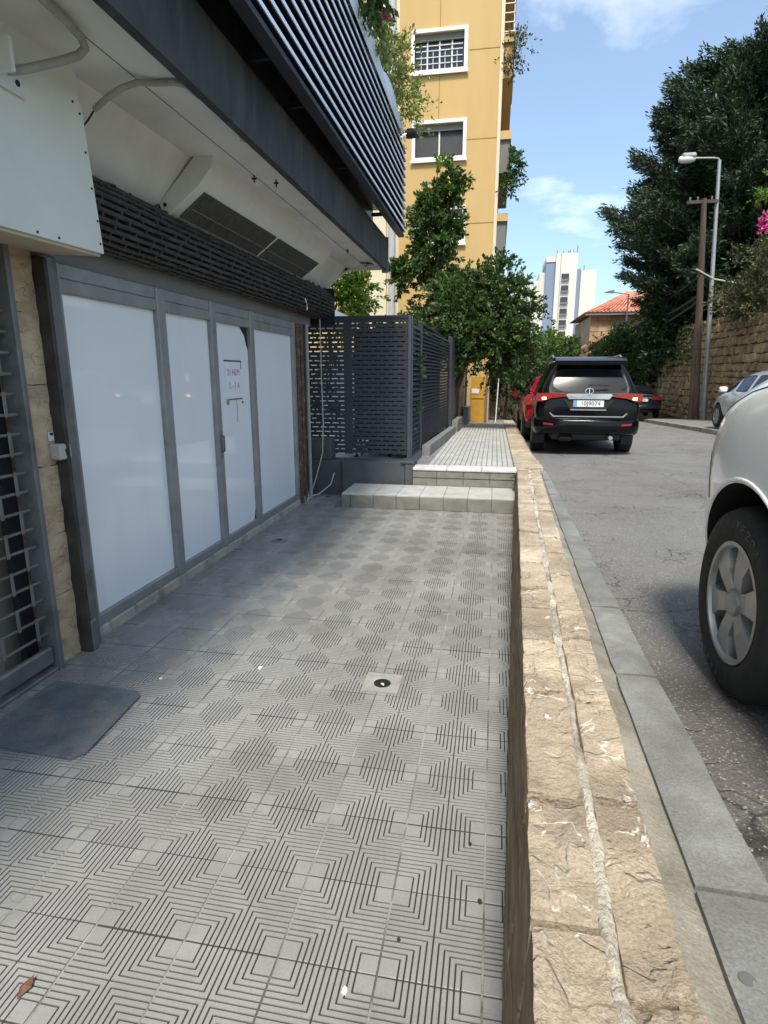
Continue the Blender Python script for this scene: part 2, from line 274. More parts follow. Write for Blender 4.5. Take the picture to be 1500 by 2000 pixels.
# ------------------------------------------------------------------ mesh helpers
class MB:
    def __init__(s): s.v = []; s.f = []; s.m = []; s.cur = 0
    def face(s, idx): s.f.append(tuple(idx)); s.m.append(s.cur)
    def add(s, vs, fs):
        o = len(s.v); s.v += [tuple(p) for p in vs]
        for f in fs: s.f.append(tuple(i + o for i in f)); s.m.append(s.cur)
    def box(s, x0, x1, y0, y1, z0, z1, c=0.0, xf=None):
        if x1 < x0: x0, x1 = x1, x0
        if y1 < y0: y0, y1 = y1, y0
        if z1 < z0: z0, z1 = z1, z0
        if c <= 0:
            vs = [(x, y, z) for z in (z0, z1) for y in (y0, y1) for x in (x0, x1)]
            fs = [(0, 2, 3, 1), (4, 5, 7, 6), (0, 1, 5, 4), (2, 6, 7, 3), (0, 4, 6, 2), (1, 3, 7, 5)]
        else:
            c = min(c, (x1 - x0) * .45, (y1 - y0) * .45, (z1 - z0) * .45)
            b = bmesh.new(); bmesh.ops.create_cube(b, size=1)
            for v in b.verts:
                v.co = Vector(((x0 + x1) / 2 + v.co.x * (x1 - x0), (y0 + y1) / 2 + v.co.y * (y1 - y0), (z0 + z1) / 2 + v.co.z * (z1 - z0)))
            bmesh.ops.bevel(b, geom=list(b.edges), offset=c, segments=1, affect='EDGES')
            b.verts.index_update()
            vs = [tuple(v.co) for v in b.verts]; fs = [tuple(v.index for v in f.verts) for f in b.faces]; b.free()
        if xf is not None: vs = [tuple(xf @ Vector(p)) for p in vs]
        s.add(vs, fs)
    def hexa(s, pts):   # 8 points: bottom 4 ccw, top 4 ccw
        s.add(pts, [(3, 2, 1, 0), (4, 5, 6, 7), (0, 1, 5, 4), (1, 2, 6, 5), (2, 3, 7, 6), (3, 0, 4, 7)])
    def cyl(s, p0, p1, r0, r1=None, n=12, cap=True):
        r1 = r0 if r1 is None else r1
        p0 = Vector(p0); p1 = Vector(p1); d = (p1 - p0).normalized()
        a = d.orthogonal().normalized(); b = d.cross(a)
        vs = [p0 + (a * math.cos(2 * math.pi * i / n) + b * math.sin(2 * math.pi * i / n)) * r0 for i in range(n)]
        vs += [p1 + (a * math.cos(2 * math.pi * i / n) + b * math.sin(2 * math.pi * i / n)) * r1 for i in range(n)]
        fs = [(i, (i + 1) % n, n + (i + 1) % n, n + i) for i in range(n)]
        if cap: fs += [tuple(range(n - 1, -1, -1)), tuple(range(n, 2 * n))]
        s.add(vs, fs)
    def tube(s, pts, r, n=8, cap=True):
        pts = [Vector(p) for p in pts]; rs = r if isinstance(r, (list, tuple)) else [r] * len(pts)
        ref = None; rings = []
        for i, p in enumerate(pts):
            t = (pts[min(i + 1, len(pts) - 1)] - pts[max(i - 1, 0)]).normalized()
            if ref is None: ref = t.orthogonal().normalized()
            ref = (ref - t * ref.dot(t))
            ref = ref.normalized() if ref.length > 1e-6 else t.orthogonal().normalized()
            b = t.cross(ref)
            rings.append([p + (ref * math.cos(2 * math.pi * k / n) + b * math.sin(2 * math.pi * k / n)) * rs[i] for k in range(n)])
        vs = [q for rg in rings for q in rg]; fs = []
        for i in range(len(pts) - 1):
            for k in range(n):
                fs.append((i * n + k, i * n + (k + 1) % n, (i + 1) * n + (k + 1) % n, (i + 1) * n + k))
        if cap: fs += [tuple(range(n - 1, -1, -1)), tuple((len(pts) - 1) * n + k for k in range(n))]
        s.add(vs, fs)
    def prism(s, poly, axis, a, b):  # poly of 2D pts; axis 'x': (y,z); 'y': (x,z); 'z': (x,y)
        def P(u, v, t): return {'x': (t, u, v), 'y': (u, t, v), 'z': (u, v, t)}[axis]
        n = len(poly); vs = [P(u, v, a) for u, v in poly] + [P(u, v, b) for u, v in poly]
        fs = [(i, (i + 1) % n, n + (i + 1) % n, n + i) for i in range(n)] + [tuple(range(n - 1, -1, -1)), tuple(range(n, 2 * n))]
        s.add(vs, fs)
    def lathe(s, prof, centre=(0, 0, 0), axis='x', n=40):
        c = Vector(centre); vs = []; m = len(prof)
        for i in range(n):
            a = 2 * math.pi * i / n
            for (t, r) in prof:
                if axis == 'x': vs.append(c + Vector((t, r * math.cos(a), r * math.sin(a))))
                else: vs.append(c + Vector((r * math.cos(a), r * math.sin(a), t)))
        fs = []
        for i in range(n):
            j = (i + 1) % n
            for k in range(m - 1): fs.append((i * m + k, j * m + k, j * m + k + 1, i * m + k + 1))
        s.add(vs, fs)
    def mesh(s, name):
        me = bpy.data.meshes.new(name); me.from_pydata(s.v, [], s.f); me.update()
        if any(s.m): me.polygons.foreach_set('material_index', s.m)
        return me

def fixn(me):
    b = bmesh.new(); b.from_mesh(me); bmesh.ops.recalc_face_normals(b, faces=b.faces); b.to_mesh(me); b.free()

def link(name, me, m, parent=None, smooth=False, angle=40, loc=None, rot=None, world=True):
    o = bpy.data.objects.new(name, me); COL.objects.link(o)
    if m is not None and len(me.materials) == 0:
        for mm in (m if isinstance(m, (list, tuple)) else [m]): me.materials.append(MATS[mm] if isinstance(mm, str) else mm)
    if smooth:
        me.polygons.foreach_set('use_smooth', [True] * len(me.polygons))
        try: me.set_sharp_from_angle(angle=R_(angle))
        except Exception: pass
    if loc is not None: o.location = loc
    if rot is not None: o.rotation_euler = rot
    if parent is not None:
        o.parent = parent
        if world and parent.type == 'EMPTY': o.matrix_parent_inverse = Matrix.Translation(-Vector(parent.location))
    return o

def part(name, mb, m, parent, smooth=False, angle=40, world=True, fix=True, label=None, kind=None):
    me = mb.mesh(name)
    if fix: fixn(me)
    o = link(name, me, m, parent, smooth, angle, world=world)
    if label: o['label'] = label
    if kind: o['kind'] = kind
    return o

def tag(o, label, cat, group=None):
    o['label'] = label; o['category'] = cat
    if group: o['group'] = group
    return o

def thing(name, label, cat, loc, group=None, rz=0.0):
    e = bpy.data.objects.new(name, None); COL.objects.link(e); e.location = loc; e.rotation_euler = (0, 0, rz)
    e.empty_display_size = 0.1
    return tag(e, label, cat, group)

def single(name, mb, m, label, cat, group=None, smooth=False, angle=40):
    return tag(part(name, mb, m, None, smooth, angle), label, cat, group)

def struct(name, mb, m, smooth=False):
    o = part(name, mb, m, None, smooth); o['kind'] = 'structure'; return o

def sbox(m, *a, **k): m.box(*a, **k); return m
def B(*a, **k): m = MB(); m.box(*a, **k); return m
def interp(x, pts):
    if x <= pts[0][0]: (a, b) = pts[0], pts[1]
    elif x >= pts[-1][0]: (a, b) = pts[-2], pts[-1]
    else:
        for a, b in zip(pts, pts[1:]):
            if a[0] <= x <= b[0]: break
    return a[1] + (b[1] - a[1]) * (x - a[0]) / (b[0] - a[0])
def nz3(x, y, z=0.0, o=4): return mnoise.fractal(Vector((x, y, z)), 1.0, 2.0, o)

def rough_block(bounds, n, r, amp, freq, side_x=None, seed=0.0, warp=None, streak=None):
    """rounded, noise-worn block; bounds x0,x1,y0,y1,z0,z1; n = divisions per axis; faces on side_x get material 1"""
    x0, x1, y0, y1, z0, z1 = bounds; lo = Vector((x0, y0, z0)); hi = Vector((x1, y1, z1)); m = MB()
    axes = [(0, 1, 2), (1, 2, 0), (2, 0, 1)]
    cache = {}
    def vert(p):
        k = (round(p.x, 5), round(p.y, 5), round(p.z, 5))
        if k in cache: return cache[k]
        q = Vector(tuple(min(max(p[i], lo[i] + r), hi[i] - r) for i in range(3)))
        d = p - q
        pn = d.normalized() if d.length > 1e-7 else Vector((0, 0, 1))
        s = streak or (1, 1, 1)
        nn = nz3(p.x * freq * s[0] + seed, p.y * freq * s[1], p.z * freq * s[2], 5)
        pos = q + pn * (r + nn * amp)
        if warp: pos = warp(pos)
        m.v.append(tuple(pos)); cache[k] = len(m.v) - 1; return cache[k]
    for (a, b, c) in axes:
        for sgn in (0, 1):
            if c == 2 and sgn == 0: continue
            na, nb = n[a], n[b]
            m.cur = 1 if (side_x is not None and c == 0 and sgn == side_x) else 0
            grid = []
            for i in range(na + 1):
                row = []
                for j in range(nb + 1):
                    p = Vector((0, 0, 0)); p[a] = lo[a] + (hi[a] - lo[a]) * i / na; p[b] = lo[b] + (hi[b] - lo[b]) * j / nb
                    p[c] = hi[c] if sgn else lo[c]; row.append(vert(p))
                grid.append(row)
            for i in range(na):
                for j in range(nb):
                    f = (grid[i][j], grid[i + 1][j], grid[i + 1][j + 1], grid[i][j + 1])
                    m.face(f if sgn else f[::-1])
    return m

# ------------------------------------------------------------------ ground, road
ZR = [(-6, 0.86), (0, 0.62), (8, 0.30), (10.6, 0.26), (14, 0.20), (17, 0.14), (24, -0.11), (27, -0.28), (45, -0.95), (80, -2.0), (160, -3.0)]
def zr(y): return interp(y, ZR)
def kerb_r(y): return 0.56 + 0.02 * min(y, 8) if y < 8 else max(0.64, 0.72 - 0.04 * (y - 8))
def kerb_l(y): return 0.395 + 0.031 * y
def wall_r(y): return 0.325 + 0.038 * y
def wall_l(y): return 0.072 + 0.033 * y
def wall_top(y): return zr(y) + 0.15

m = MB(); m.box(-400, 400, -60, 900, -6, -3.4); struct('ground', m, 'ground')
m = MB()
ys = [-6 + 0.5 * i for i in range(46)] + [18 + 1.5 * i for i in range(60)]
cols = 12
for y in ys:
    xr = 5.75 if y < 24 else 5.75 + 0.055 * (y - 24) ** 1.3
    xl = kerb_r(y) - 0.05 if y < 22 else 0.6
    for k in range(cols + 1):
        x = xl + (xr - xl) * k / cols
        m.v.append((x, y, zr(y) + 0.03 * math.sin(math.pi * k / cols) + 0.006 * nz3(x * 1.5, y * 1.5)))
for i in range(len(ys) - 1):
    for k in range(cols):
        a = i * (cols + 1) + k; m.face((a, a + 1, a + cols + 2, a + cols + 1))
struct('road', m, 'asphalt', smooth=True)

# sunken forecourt: bed + tiles (a square pattern centred on every joint crossing)
pave = MB(); pave.box(-2.75, 0.5, -1.5, 8.3, -0.2, -0.014)
PAVE = struct('pavement', pave, 'joint')
T = 0.30; HALF = T / 2 - 0.0014
def tile_mesh():
    gro = [0.0594, 0.0775, 0.0956, 0.1137, 0.1320]; wv = 0.0027; dep = 0.0055
    ln = [0.0014]
    ln += [0.0042]
    for g in gro: ln += [g - wv, g - 0.0017, g + 0.0017, g + wv]
    ln += [T / 2 - wv, T / 2 - .0015, T / 2]
    axis = [a - T / 2 for a in ln] + [T / 2 - a for a in reversed(ln[:-1])]
    m = MB(); n = len(axis); gv = []
    def h(x, y):
        d = max(T / 2 - abs(x), T / 2 - abs(y))
        for g in gro:
            if abs(d - g) < 0.0018: return 1.0
        if abs(d - T / 2) < 0.0016: return 1.0
        return 0.0
    for x in axis:
        for y in axis:
            q = h(x, y); ex = abs(y) > HALF - 1e-5; x = max(-T / 2 + .0034, min(T / 2 - .0034, x))
            m.v.append((x, y, -dep * q - (0.0015 if ex else 0))); gv.append(max(q, 0.8 if ex else 0))
    for i in range(n - 1):
        for j in range(n - 1): m.face((i * n + j, (i + 1) * n + j, (i + 1) * n + j + 1, i * n + j + 1))
    # skirt
    rim = [i * n for i in range(n)] + [(n - 1) * n + j for j in range(1, n)] + [i * n + n - 1 for i in range(n - 2, -1, -1)] + [j for j in range(n - 2, 0, -1)]
    o = len(m.v)
    for k in rim: x, y, z = m.v[k]; m.v.append((x, y, -0.03)); gv.append(0.5)
    for k in range(len(rim)):
        k2 = (k + 1) % len(rim); m.face((rim[k], o + k, o + k2, rim[k2]))
    me = m.mesh('tile'); fixn(me); a = me.attributes.new('groove', 'FLOAT', 'POINT'); a.data.foreach_set('value', gv)
    return me
TM = tile_mesh(); TM.materials.append(MATS['tile'])
plain = MB(); plain.box(-HALF, HALF, -HALF, HALF, -0.03, 0, c=0.003); TP = plain.mesh('tile'); TP.materials.append(MATS['tile'])
DR = (-0.552, 2.94)
for i in range(10):
    x = 0.035 - .30 * i; part('mortar_line', B(x - .0032, x + .0032, -.2, 7.3 if x > -1.75 else 8.1, -.02, -.0012), 'mortar_grey', PAVE)
for i in range(10):
    cx = 0.185 - 0.30 * i
    for k in range(-1, 27):
        cy = 0.27 + 0.30 * k
        if cy > 7.3 and cx > -1.75: continue
        if cy > 8.0: continue
        o = bpy.data.objects.new('tile', TM); COL.objects.link(o); o.parent = PAVE
        o.location = (cx, cy, random.uniform(-0.0015, 0.0015) + 0.001)
        o.rotation_euler = (random.uniform(-1, 1) * 0.003, random.uniform(-1, 1) * 0.003, random.uniform(-1, 1) * 0.003 + random.choice((0, 1)) * math.pi)
# floor drain
dr = thing('floor_drain', 'square metal floor drain with a round open hole in the tiled forecourt', 'drain', (DR[0], DR[1], 0))
m = MB(); hr = 0.060; sq = 0.102; nn = 24
for i in range(nn):
    a0 = 2 * math.pi * i / nn + math.pi / 4; a1 = 2 * math.pi * (i + 1) / nn + math.pi / 4
    def sqp(a):
        k = 1 / max(abs(math.cos(a)), abs(math.sin(a))); return (DR[0] + sq * k * math.cos(a), DR[1] + sq * k * math.sin(a), 0.0075)
    def rp(a, r, z): return (DR[0] + r * math.cos(a), DR[1] + r * math.sin(a), z)
    m.add([sqp(a0), sqp(a1), rp(a1, hr, 0.0065), rp(a0, hr, 0.0065)], [(0, 1, 2, 3)])
    m.add([rp(a0, hr, 0.0065), rp(a1, hr, 0.0065), rp(a1, hr * .8, 0.0035), rp(a0, hr * .8, 0.0035)], [(0, 1, 2, 3)])
    s0, s1 = sqp(a0), sqp(a1)
    m.add([s0, s1, (s1[0], s1[1], -0.01), (s0[0], s0[1], -0.01)], [(0, 1, 2, 3)])
part('drain_plate', m, 'conduit', dr)
m = MB(); m.cyl((DR[0], DR[1], 0.0025), (DR[0], DR[1], 0.0033), hr * .86, n=24); part('drain_hole', m, 'black', dr)
m = MB(); m.cyl((DR[0] + .004, DR[1] - .018, 0.0036), (DR[0] + .008, DR[1] - .014, 0.011), 0.012, 0.008, n=8); part('pebble', m, 'specks', dr)
for (x, y, r, lab) in ((-2.14, 5.6, .045, 'small round floor hole beside the white shop windows'), (-2.26, 7.85, .05, 'small round floor hole at the foot of the dark fence')):
    t = thing('floor_hole', lab, 'drain', (x, y, 0))
    m = MB(); m.box(x - r * 1.6, x + r * 1.6, y - r * 1.6, y + r * 1.6, -0.01, 0.0075, c=.003); part('cover_plate', m, 'concrete', t)
    m = MB(); m.cyl((x, y, .0076), (x, y, .0095), r * .7, n=16); part('opening', m, 'black', t)

# litter on the tiles
m = MB(); lx, ly = -1.23, 1.10
m.add([(lx, ly - .03, .006), (lx - .016, ly, .010), (lx + .004, ly + .034, .018), (lx + .018, ly + .004, .012), (lx, ly, .022)], [(0, 1, 4), (1, 2, 4), (2, 3, 4), (3, 0, 4)])
single('fallen_leaf', m, 'leaf_brown', 'curled brown dry leaf on the grey tiles at lower left', 'leaf')
def chip(x, y, s, mtl, name, lab, cat):
    m = MB(); n = 7; pts = [(x + s * random.uniform(.6, 1) * math.cos(2 * math.pi * k / n), y + 1.4 * s * random.uniform(.6, 1) * math.sin(2 * math.pi * k / n)) for k in range(n)]
    m.prism(pts, 'z', 0.002, 0.002 + s * .4); single(name, m, mtl, lab, cat)
chip(-.345, 1.26, .011, 'specks', 'paper_scrap', 'white scrap between two carved squares near the lower edge', 'litter')
chip(-.335, 1.12, .010, 'specks', 'paper_scrap', 'white scrap closest to the lower edge of the tiles', 'litter')
chip(-1.29, 2.98, .014, 'specks', 'paper_scrap', 'white scrap lying on a tile joint left of the drain', 'litter')
chip(-1.80, 2.76, .012, 'specks', 'paper_scrap', 'white scrap beside the far corner of the rubber mat', 'litter')
chip(-2.22, 2.62, .010, 'specks', 'paper_scrap', 'white scrap on the rubber mat by the grille', 'litter')
chip(.02, 1.62, .009, 'dark_specks', 'pebble', 'dark pebble on the tiles close to the stone wall', 'pebble')
chip(-.02, 1.86, .008, 'dark_specks', 'pebble', 'dark pebble in the tile column along the wall, farther up', 'pebble')
chip(-.22, 1.44, .007, 'dark_specks', 'pebble', 'dark pebble inside a carved square in the foreground', 'pebble')

# rubber mat
m = MB(); pts = [(-2.36, 2.05), (-1.80, 2.02), (-1.76, 2.08), (-1.80, 2.56), (-1.84, 2.60), (-2.36, 2.62)]
m.prism(pts, 'z', 0.003, 0.014)
MT = thing('door_mat', 'worn blue-grey rubber mat in front of the metal grille', 'mat', (-2.05, 2.3, 0))
part('mat_sheet', m, 'mat_rubber', MT)
m = MB()
for i in range(24):
    y = 2.07 + i * .0225; m.box(-2.345, -1.83, y, y + .006, 0.0142, 0.0158)
part('mat_rib', m, 'mat_rubber', MT, kind='stuff')

# ------------------------------------------------------------------ low stone wall
LW = thing('low_stone_wall', 'low tan stone wall between tiled forecourt and street', 'wall', (0.4, 4, 0))
WE = 8.03
def lw_warp(row):
    def wp(p):
        u, y, z = p                       # u 0..1 across the wall, z relative to top
        a, b = wall_l(y), wall_r(y)
        return Vector((a + (b - a) * u * 1.0, y, z * 1.0 + wall_top(y)))
    return wp
for row, (u0, u1) in enumerate(((0.0, 0.50), (0.575, 1.0))):
    y = -0.35 + (0.2 if row else 0)
    while y < WE - 0.12:
        L = random.uniform(0.30, 0.52); y1 = min(y + L, WE); 
        if WE - y1 < 0.15: y1 = WE
        a, b = wall_l(y), wall_r(y); wd = b - a
        # real-size block, then shifted along the slanting wall line
        x0 = u0 * wd; x1 = u1 * wd
        ht = wall_top(y)
        near = y < 3.6
        n = (16, 34, 9) if near else (6, 9, 5)
        dz = random.uniform(-.006, .008)
        def wp(p, dz=dz):
            yy = p.y; aa, bb = wall_l(yy), wall_r(yy); k = (bb - aa) / wd
            tt = nz3(p.x * 5 + .25 * nz3(p.x * 9, p.y * 9, 1.3, 2), p.y * 4, 3.1, 2) * 2.4; fr_ = tt - math.floor(tt); bulge = ((math.floor(tt) + min(1, fr_ / .12)) * .0075 - .004) if p.z > ht - .03 else 0
            bat = -0.028 * max(0, (ht - p.z) / ht) * max(0, 1 - p.x / (.4 * wd))
            return Vector((aa + p.x * k + bat, yy, p.z - ht + wall_top(yy) + dz + bulge))
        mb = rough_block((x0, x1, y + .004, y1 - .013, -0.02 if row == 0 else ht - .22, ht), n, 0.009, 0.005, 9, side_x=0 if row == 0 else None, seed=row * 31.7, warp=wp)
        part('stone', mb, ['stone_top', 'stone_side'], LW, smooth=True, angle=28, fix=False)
        y = y1 + 0.002
# mortar bed and centre joint
m = MB(); yy = -0.4; prev = None
while yy <= WE - .01:
    a, b = wall_l(yy), wall_r(yy); wd = b - a; t = wall_top(yy)
    ring = [(a + .03, yy, 0), (a + .03, yy, t - .09), (a + wd * .43, yy, t - .09)]
    for k in range(7):
        hw = .032 + .07 * abs(nz3(5.5, yy * 3.1, 1.7, 4)); u = .535 + .02 * nz3(2.2, yy * 2.1) + .012 * nz3(8.2 + k, yy * 17) + hw * (k / 3 - 1)
        ring.append((a + wd * u, yy, t - .006 + 0.006 * math.sin(math.pi * k / 6) + .006 * nz3(u * 12, yy * 5) + .004 * nz3(u * 40, yy * 30)))
    ring += [(a + wd * .65, yy, t - .09), (b - .02, yy, t - .09), (b - .02, yy, t - .3)]
    o = len(m.v); m.v += ring
    if prev is not None:
        for k in range(len(ring) - 1): m.face((prev + k, prev + k + 1, o + k + 1, o + k))
    prev = o; yy += 0.022
part('mortar_joint', m, 'mortar', LW, smooth=True)
# moss tuft at the wall end
def leaf_arrays(P, D, size, elong=1.8, jitter=0.8, rng=np.random):
    n = len(P); D = D + rng.normal(0, jitter, (n, 3)); D /= np.linalg.norm(D, axis=1)[:, None] + 1e-9
    A = rng.normal(0, 1, (n, 3)); Sd = np.cross(D, A); Sd /= np.linalg.norm(Sd, axis=1)[:, None] + 1e-9
    s = size * rng.uniform(.6, 1.35, n)[:, None]
    Nn = np.cross(D, Sd)
    v = np.empty((n, 4, 3))
    v[:, 0] = P; v[:, 1] = P + D * s * elong * .5 + Sd * s * .5 + Nn * s * .12; v[:, 2] = P + D * s * elong; v[:, 3] = P + D * s * elong * .5 - Sd * s * .5 + Nn * s * .12
    return v.reshape(-1, 3)
def quads_mesh(name, V):
    nv = len(V); nf = nv // 4
    me = bpy.data.meshes.new(name); me.vertices.add(nv); me.vertices.foreach_set('co', V.astype(np.float32).ravel())
    me.loops.add(nv); me.loops.foreach_set('vertex_index', np.arange(nv, dtype=np.int32))
    me.polygons.add(nf); me.polygons.foreach_set('loop_start', np.arange(0, nv, 4, dtype=np.int32))
    me.polygons.foreach_set('loop_total', np.full(nf, 4, dtype=np.int32)); me.update(calc_edges=True); return me
def blob(c, r, n, rng, shell=0.45):
    d = rng.normal(0, 1, (n, 3)); d /= np.linalg.norm(d, axis=1)[:, None]
    rad = (shell + (1 - shell) * rng.random(n) ** .6)[:, None]
    return np.array(c) + d * rad * np.array(r), d
def foliage(name, clumps, size, m, parent=None, elong=1.9, up=0.15, seed=1, sub=10, jitter=.55, shell=.45, subr=.33):
    """clumps: (centre, radii, leaf count); every clump is a bundle of leafy twigs, so outlines are feathery and gaps stay open"""
    rng = np.random.RandomState(seed); V = []
    for (c, r, n) in clumps:
        r = np.array(r); ntw = max(3, int(sub * 3.4)); per = max(5, int(n * 1.35 / ntw))
        st, d = blob(c, r * .75, ntw, rng, .15)
        td = d * .75 + rng.normal(0, .45, (ntw, 3)) + np.array((0, 0, up)); td /= np.linalg.norm(td, axis=1)[:, None]
        ln = r.mean() * rng.uniform(.4, 1.25, ntw)
        for k in range(ntw):
            t_ = rng.random(per)[:, None]; bend = np.array((0, 0, -.25)) * ln[k] * t_ ** 2
            P = st[k] + td[k] * ln[k] * t_ + bend + rng.normal(0, r.mean() * .06, (per, 3))
            V.append(leaf_arrays(P, np.tile(td[k], (per, 1)) + np.array((0, 0, -.15)), size * .72, elong, jitter, rng))
    return link(name, quads_mesh(name, np.concatenate(V)), m, parent)
def fill(c, r, step, seed):
    """centres of clumps filling an ellipsoid"""
    rng = random.Random(seed); out = []
    n = int(4.2 * r[0] * r[1] * r[2] / step ** 3)
    for _ in range(n):
        while True:
            p = [rng.uniform(-1, 1) for _ in range(3)]
            if sum(a * a for a in p) < 1: break
        out.append(tuple(c[i] + p[i] * r[i] for i in range(3)))
    return out
moss = thing('weed_tuft', 'green weeds growing where the stone wall meets the steps', 'weeds', (.32, 7.95, .2))
foliage('leaves', [((.34, 7.86, .34), (.05, .10, .10), 260), ((.33, 7.8, .2), (.04, .05, .1), 120)], .016, 'leaf_mid', moss, seed=3, sub=6)

# ------------------------------------------------------------------ kerb
KB = MB(); y = -1.0
KS = bpy.data.objects.new('kerb', None); COL.objects.link(KS); KS['kind'] = 'structure'
y = -1.2; i = 0
while y < 8.0:
    L = [0.86, 0.62, 0.78, 0.95, 0.7][i % 5]; y1 = min(y + L, 8.05)
    n = (4, 8, 3)
    ht = zr(y) + .125
    def wp(p, ht=ht, y=y):
        yy = p.y; a, b = kerb_l(yy), kerb_r(yy)
        return Vector((a + (b - a) * p.x, yy, p.z - ht + zr(yy) + .125))
    mb = MB(); 
    wd = kerb_r(y) - kerb_l(y)
    def wp2(p, ht=ht, wd=wd):
        yy = p.y; a, b = kerb_l(yy), kerb_r(yy); return Vector((a + p.x * (b - a) / wd, yy, p.z - ht + zr(yy) + .125))
    mb = rough_block((0, wd, y + .004, y1 - .004, ht - .35, ht), n, 0.013, 0.008, 6, warp=wp2, seed=i * 3.1)
    part('kerb_stone', mb, 'concrete', KS, smooth=True, fix=False); y = y1; i += 1
m = MB(); prev = None; yy = -1.2
while yy < 8.05:
    a, b = wall_r(yy) - .03, kerb_l(yy) + .012; z = zr(yy) + .118
    ring = [(a, yy, z + .012 + .006 * nz3(1, yy * 6)), ((a + b) / 2, yy, z + .002 + .008 * nz3(4, yy * 5)), (b, yy, z - .012)]
    o = len(m.v); m.v += ring
    if prev is not None:
        for k in range(2): m.face((prev + k, prev + k + 1, o + k + 1, o + k))
    prev = o; yy += .08
part('filler_strip', m, 'filler', KS, smooth=True)
m = MB(); px_, py_ = .452, .87; m.cyl((px_, py_, zr(py_) + .118), (px_, py_, zr(py_) + .1285), .013, n=20)
part('round_plug', m, 'steel_grey', KS)
# dirt and dry twigs in the gutter
m = MB()
for k in range(160):
    yy = random.uniform(.6, 7.5); xx = kerb_r(yy) + random.random() ** 2 * .35 + .01; s = random.uniform(.002, .006)
    m.box(xx - s, xx + s, yy - s, yy + s, zr(yy), zr(yy) + s + .006)
o = part('gutter_grit', m, 'filler', None); o['kind'] = 'stuff'; o['label'] = 'loose grit and chips along the gutter'

# ------------------------------------------------------------------ steps and upper sidewalk
ST = thing('lower_step', 'low tiled step across the far end of the forecourt', 'step', (-.8, 7.6, 0))
part('step_core', B(-1.895, .33, 7.285, 8.3, -.1, .160), 'joint', ST)
for k in range(8):
    x1 = .315 - .30 * k; x0 = max(x1 - .296, -1.90)
    if x1 - x0 < .05: continue
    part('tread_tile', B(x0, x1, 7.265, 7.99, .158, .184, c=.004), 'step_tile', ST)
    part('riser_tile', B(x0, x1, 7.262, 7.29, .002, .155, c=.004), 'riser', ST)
SU = thing('upper_step', 'worn step with whitish edge leading up to the sidewalk', 'step', (-.4, 8.1, 0))
zt = zr(8.1) + .135
for k in range(4):
    x1 = .34 - .36 * k; x0 = max(x1 - .356, -1.07)
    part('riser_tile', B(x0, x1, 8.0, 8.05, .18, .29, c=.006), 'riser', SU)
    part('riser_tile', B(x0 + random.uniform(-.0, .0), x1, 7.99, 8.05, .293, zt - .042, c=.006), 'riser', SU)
part('step_core', B(-1.06, .33, 8.03, 8.3, .1, zt - .045), 'joint', SU)
for k in range(3):
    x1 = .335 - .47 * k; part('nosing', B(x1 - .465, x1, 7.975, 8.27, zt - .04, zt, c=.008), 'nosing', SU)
# sidewalk sheet
def sw_z(y): return zr(y) + .125 if y < 17 else zr(17) + .125 - (y - 17) * .03
m = MB(); ys2 = [8.25 + .75 * i for i in range(26)]
for y in ys2:
    for x in (-1.3 + (.015 * (y - 8)), .66): m.v.append((x, y, sw_z(y) - .012))
for i in range(len(ys2) - 1): a = 2 * i; m.face((a, a + 1, a + 3, a + 2))
SWK = struct('sidewalk', m, 'joint')
# ribbed sidewalk tiles
m = MB()
for k in range(4):
    x0 = -.149 + k * .0748; m.box(x0, x0 + .064, -.148, .148, -.02, 0, c=.004)
RT = m.mesh('tile'); fixn(RT); RT.materials.append(MATS['walk_tile'])
for k in range(34):
    y = 8.42 + .30 * k
    for i in range(5):
        x = .155 - .30 * i
        if x < -1.0 + .02 * (y - 8): continue
        o = bpy.data.objects.new('tile', RT); COL.objects.link(o); o.parent = SWK
        o.location = (x, y, sw_z(y) + random.uniform(-.001, .002)); o.rotation_euler = (math.atan2(sw_z(y + .15) - sw_z(y - .15), .3), 0, random.uniform(-.004, .004))
y = 8.28; 
while y < 20:
    L = random.uniform(.35, .55)
    mb = rough_block((.31, max(kerb_r(y), .64) - .005, y + .004, y + L - .004, sw_z(y) - .3, sw_z(y) + .012), (4, 5, 3), .014, .006, 9, warp=lambda p, y=y: Vector((p.x, p.y, p.z + sw_z(p.y) - sw_z(y))), seed=y)
    part('border_stone', mb, 'stone_top', SWK, smooth=True, fix=False); y += L

# ------------------------------------------------------------------ shop front
WX = -2.52     # wall plane of the shops
SHOP = thing('glass_storefront', 'white filmed glass storefront in an aluminium frame', 'storefront', (WX, 5.4, 0))
part('threshold', B(-2.75, -2.475, 3.12, 7.86, -.02, .075, c=.012), 'threshold', SHOP)
part('wall_infill', B(-3.2, -2.66, 2.6, 8.0, -.1, 2.9), 'beige_int', SHOP)
FX0, FX1 = -2.56, -2.47
fr = [(3.13, 3.19), (4.19, 4.30), (5.04, 5.14), (5.90, 6.00), (7.22, 7.30)]
ZB, ZT = .15, 2.165
for (a, b) in fr: part('mullion', B(FX0, FX1, a, b, .077, 2.31, c=.006), 'aluminium', SHOP)
for (a, b) in zip(fr, fr[1:]):
    part('bottom_rail', B(FX0 + .008, FX1 - .008, a[1], b[0], .078, ZB, c=.005), 'aluminium', SHOP)
    part('top_rail', B(FX0 + .008, FX1 - .008, a[1], b[0], ZT - .02, ZT + .06, c=.005), 'aluminium', SHOP)
    part('window_pane', B(-2.535, -2.512, a[1], b[0], ZB, ZT - .02), 'film', SHOP)
part('head_panel', B(-2.62, -2.485, 3.1, 7.42, 2.225, 2.31, c=.006), 'aluminium', SHOP)
part('lintel', B(-2.68, -2.505, 2.92, 8.05, 2.313, 2.46), 'dull_grey', SHOP)
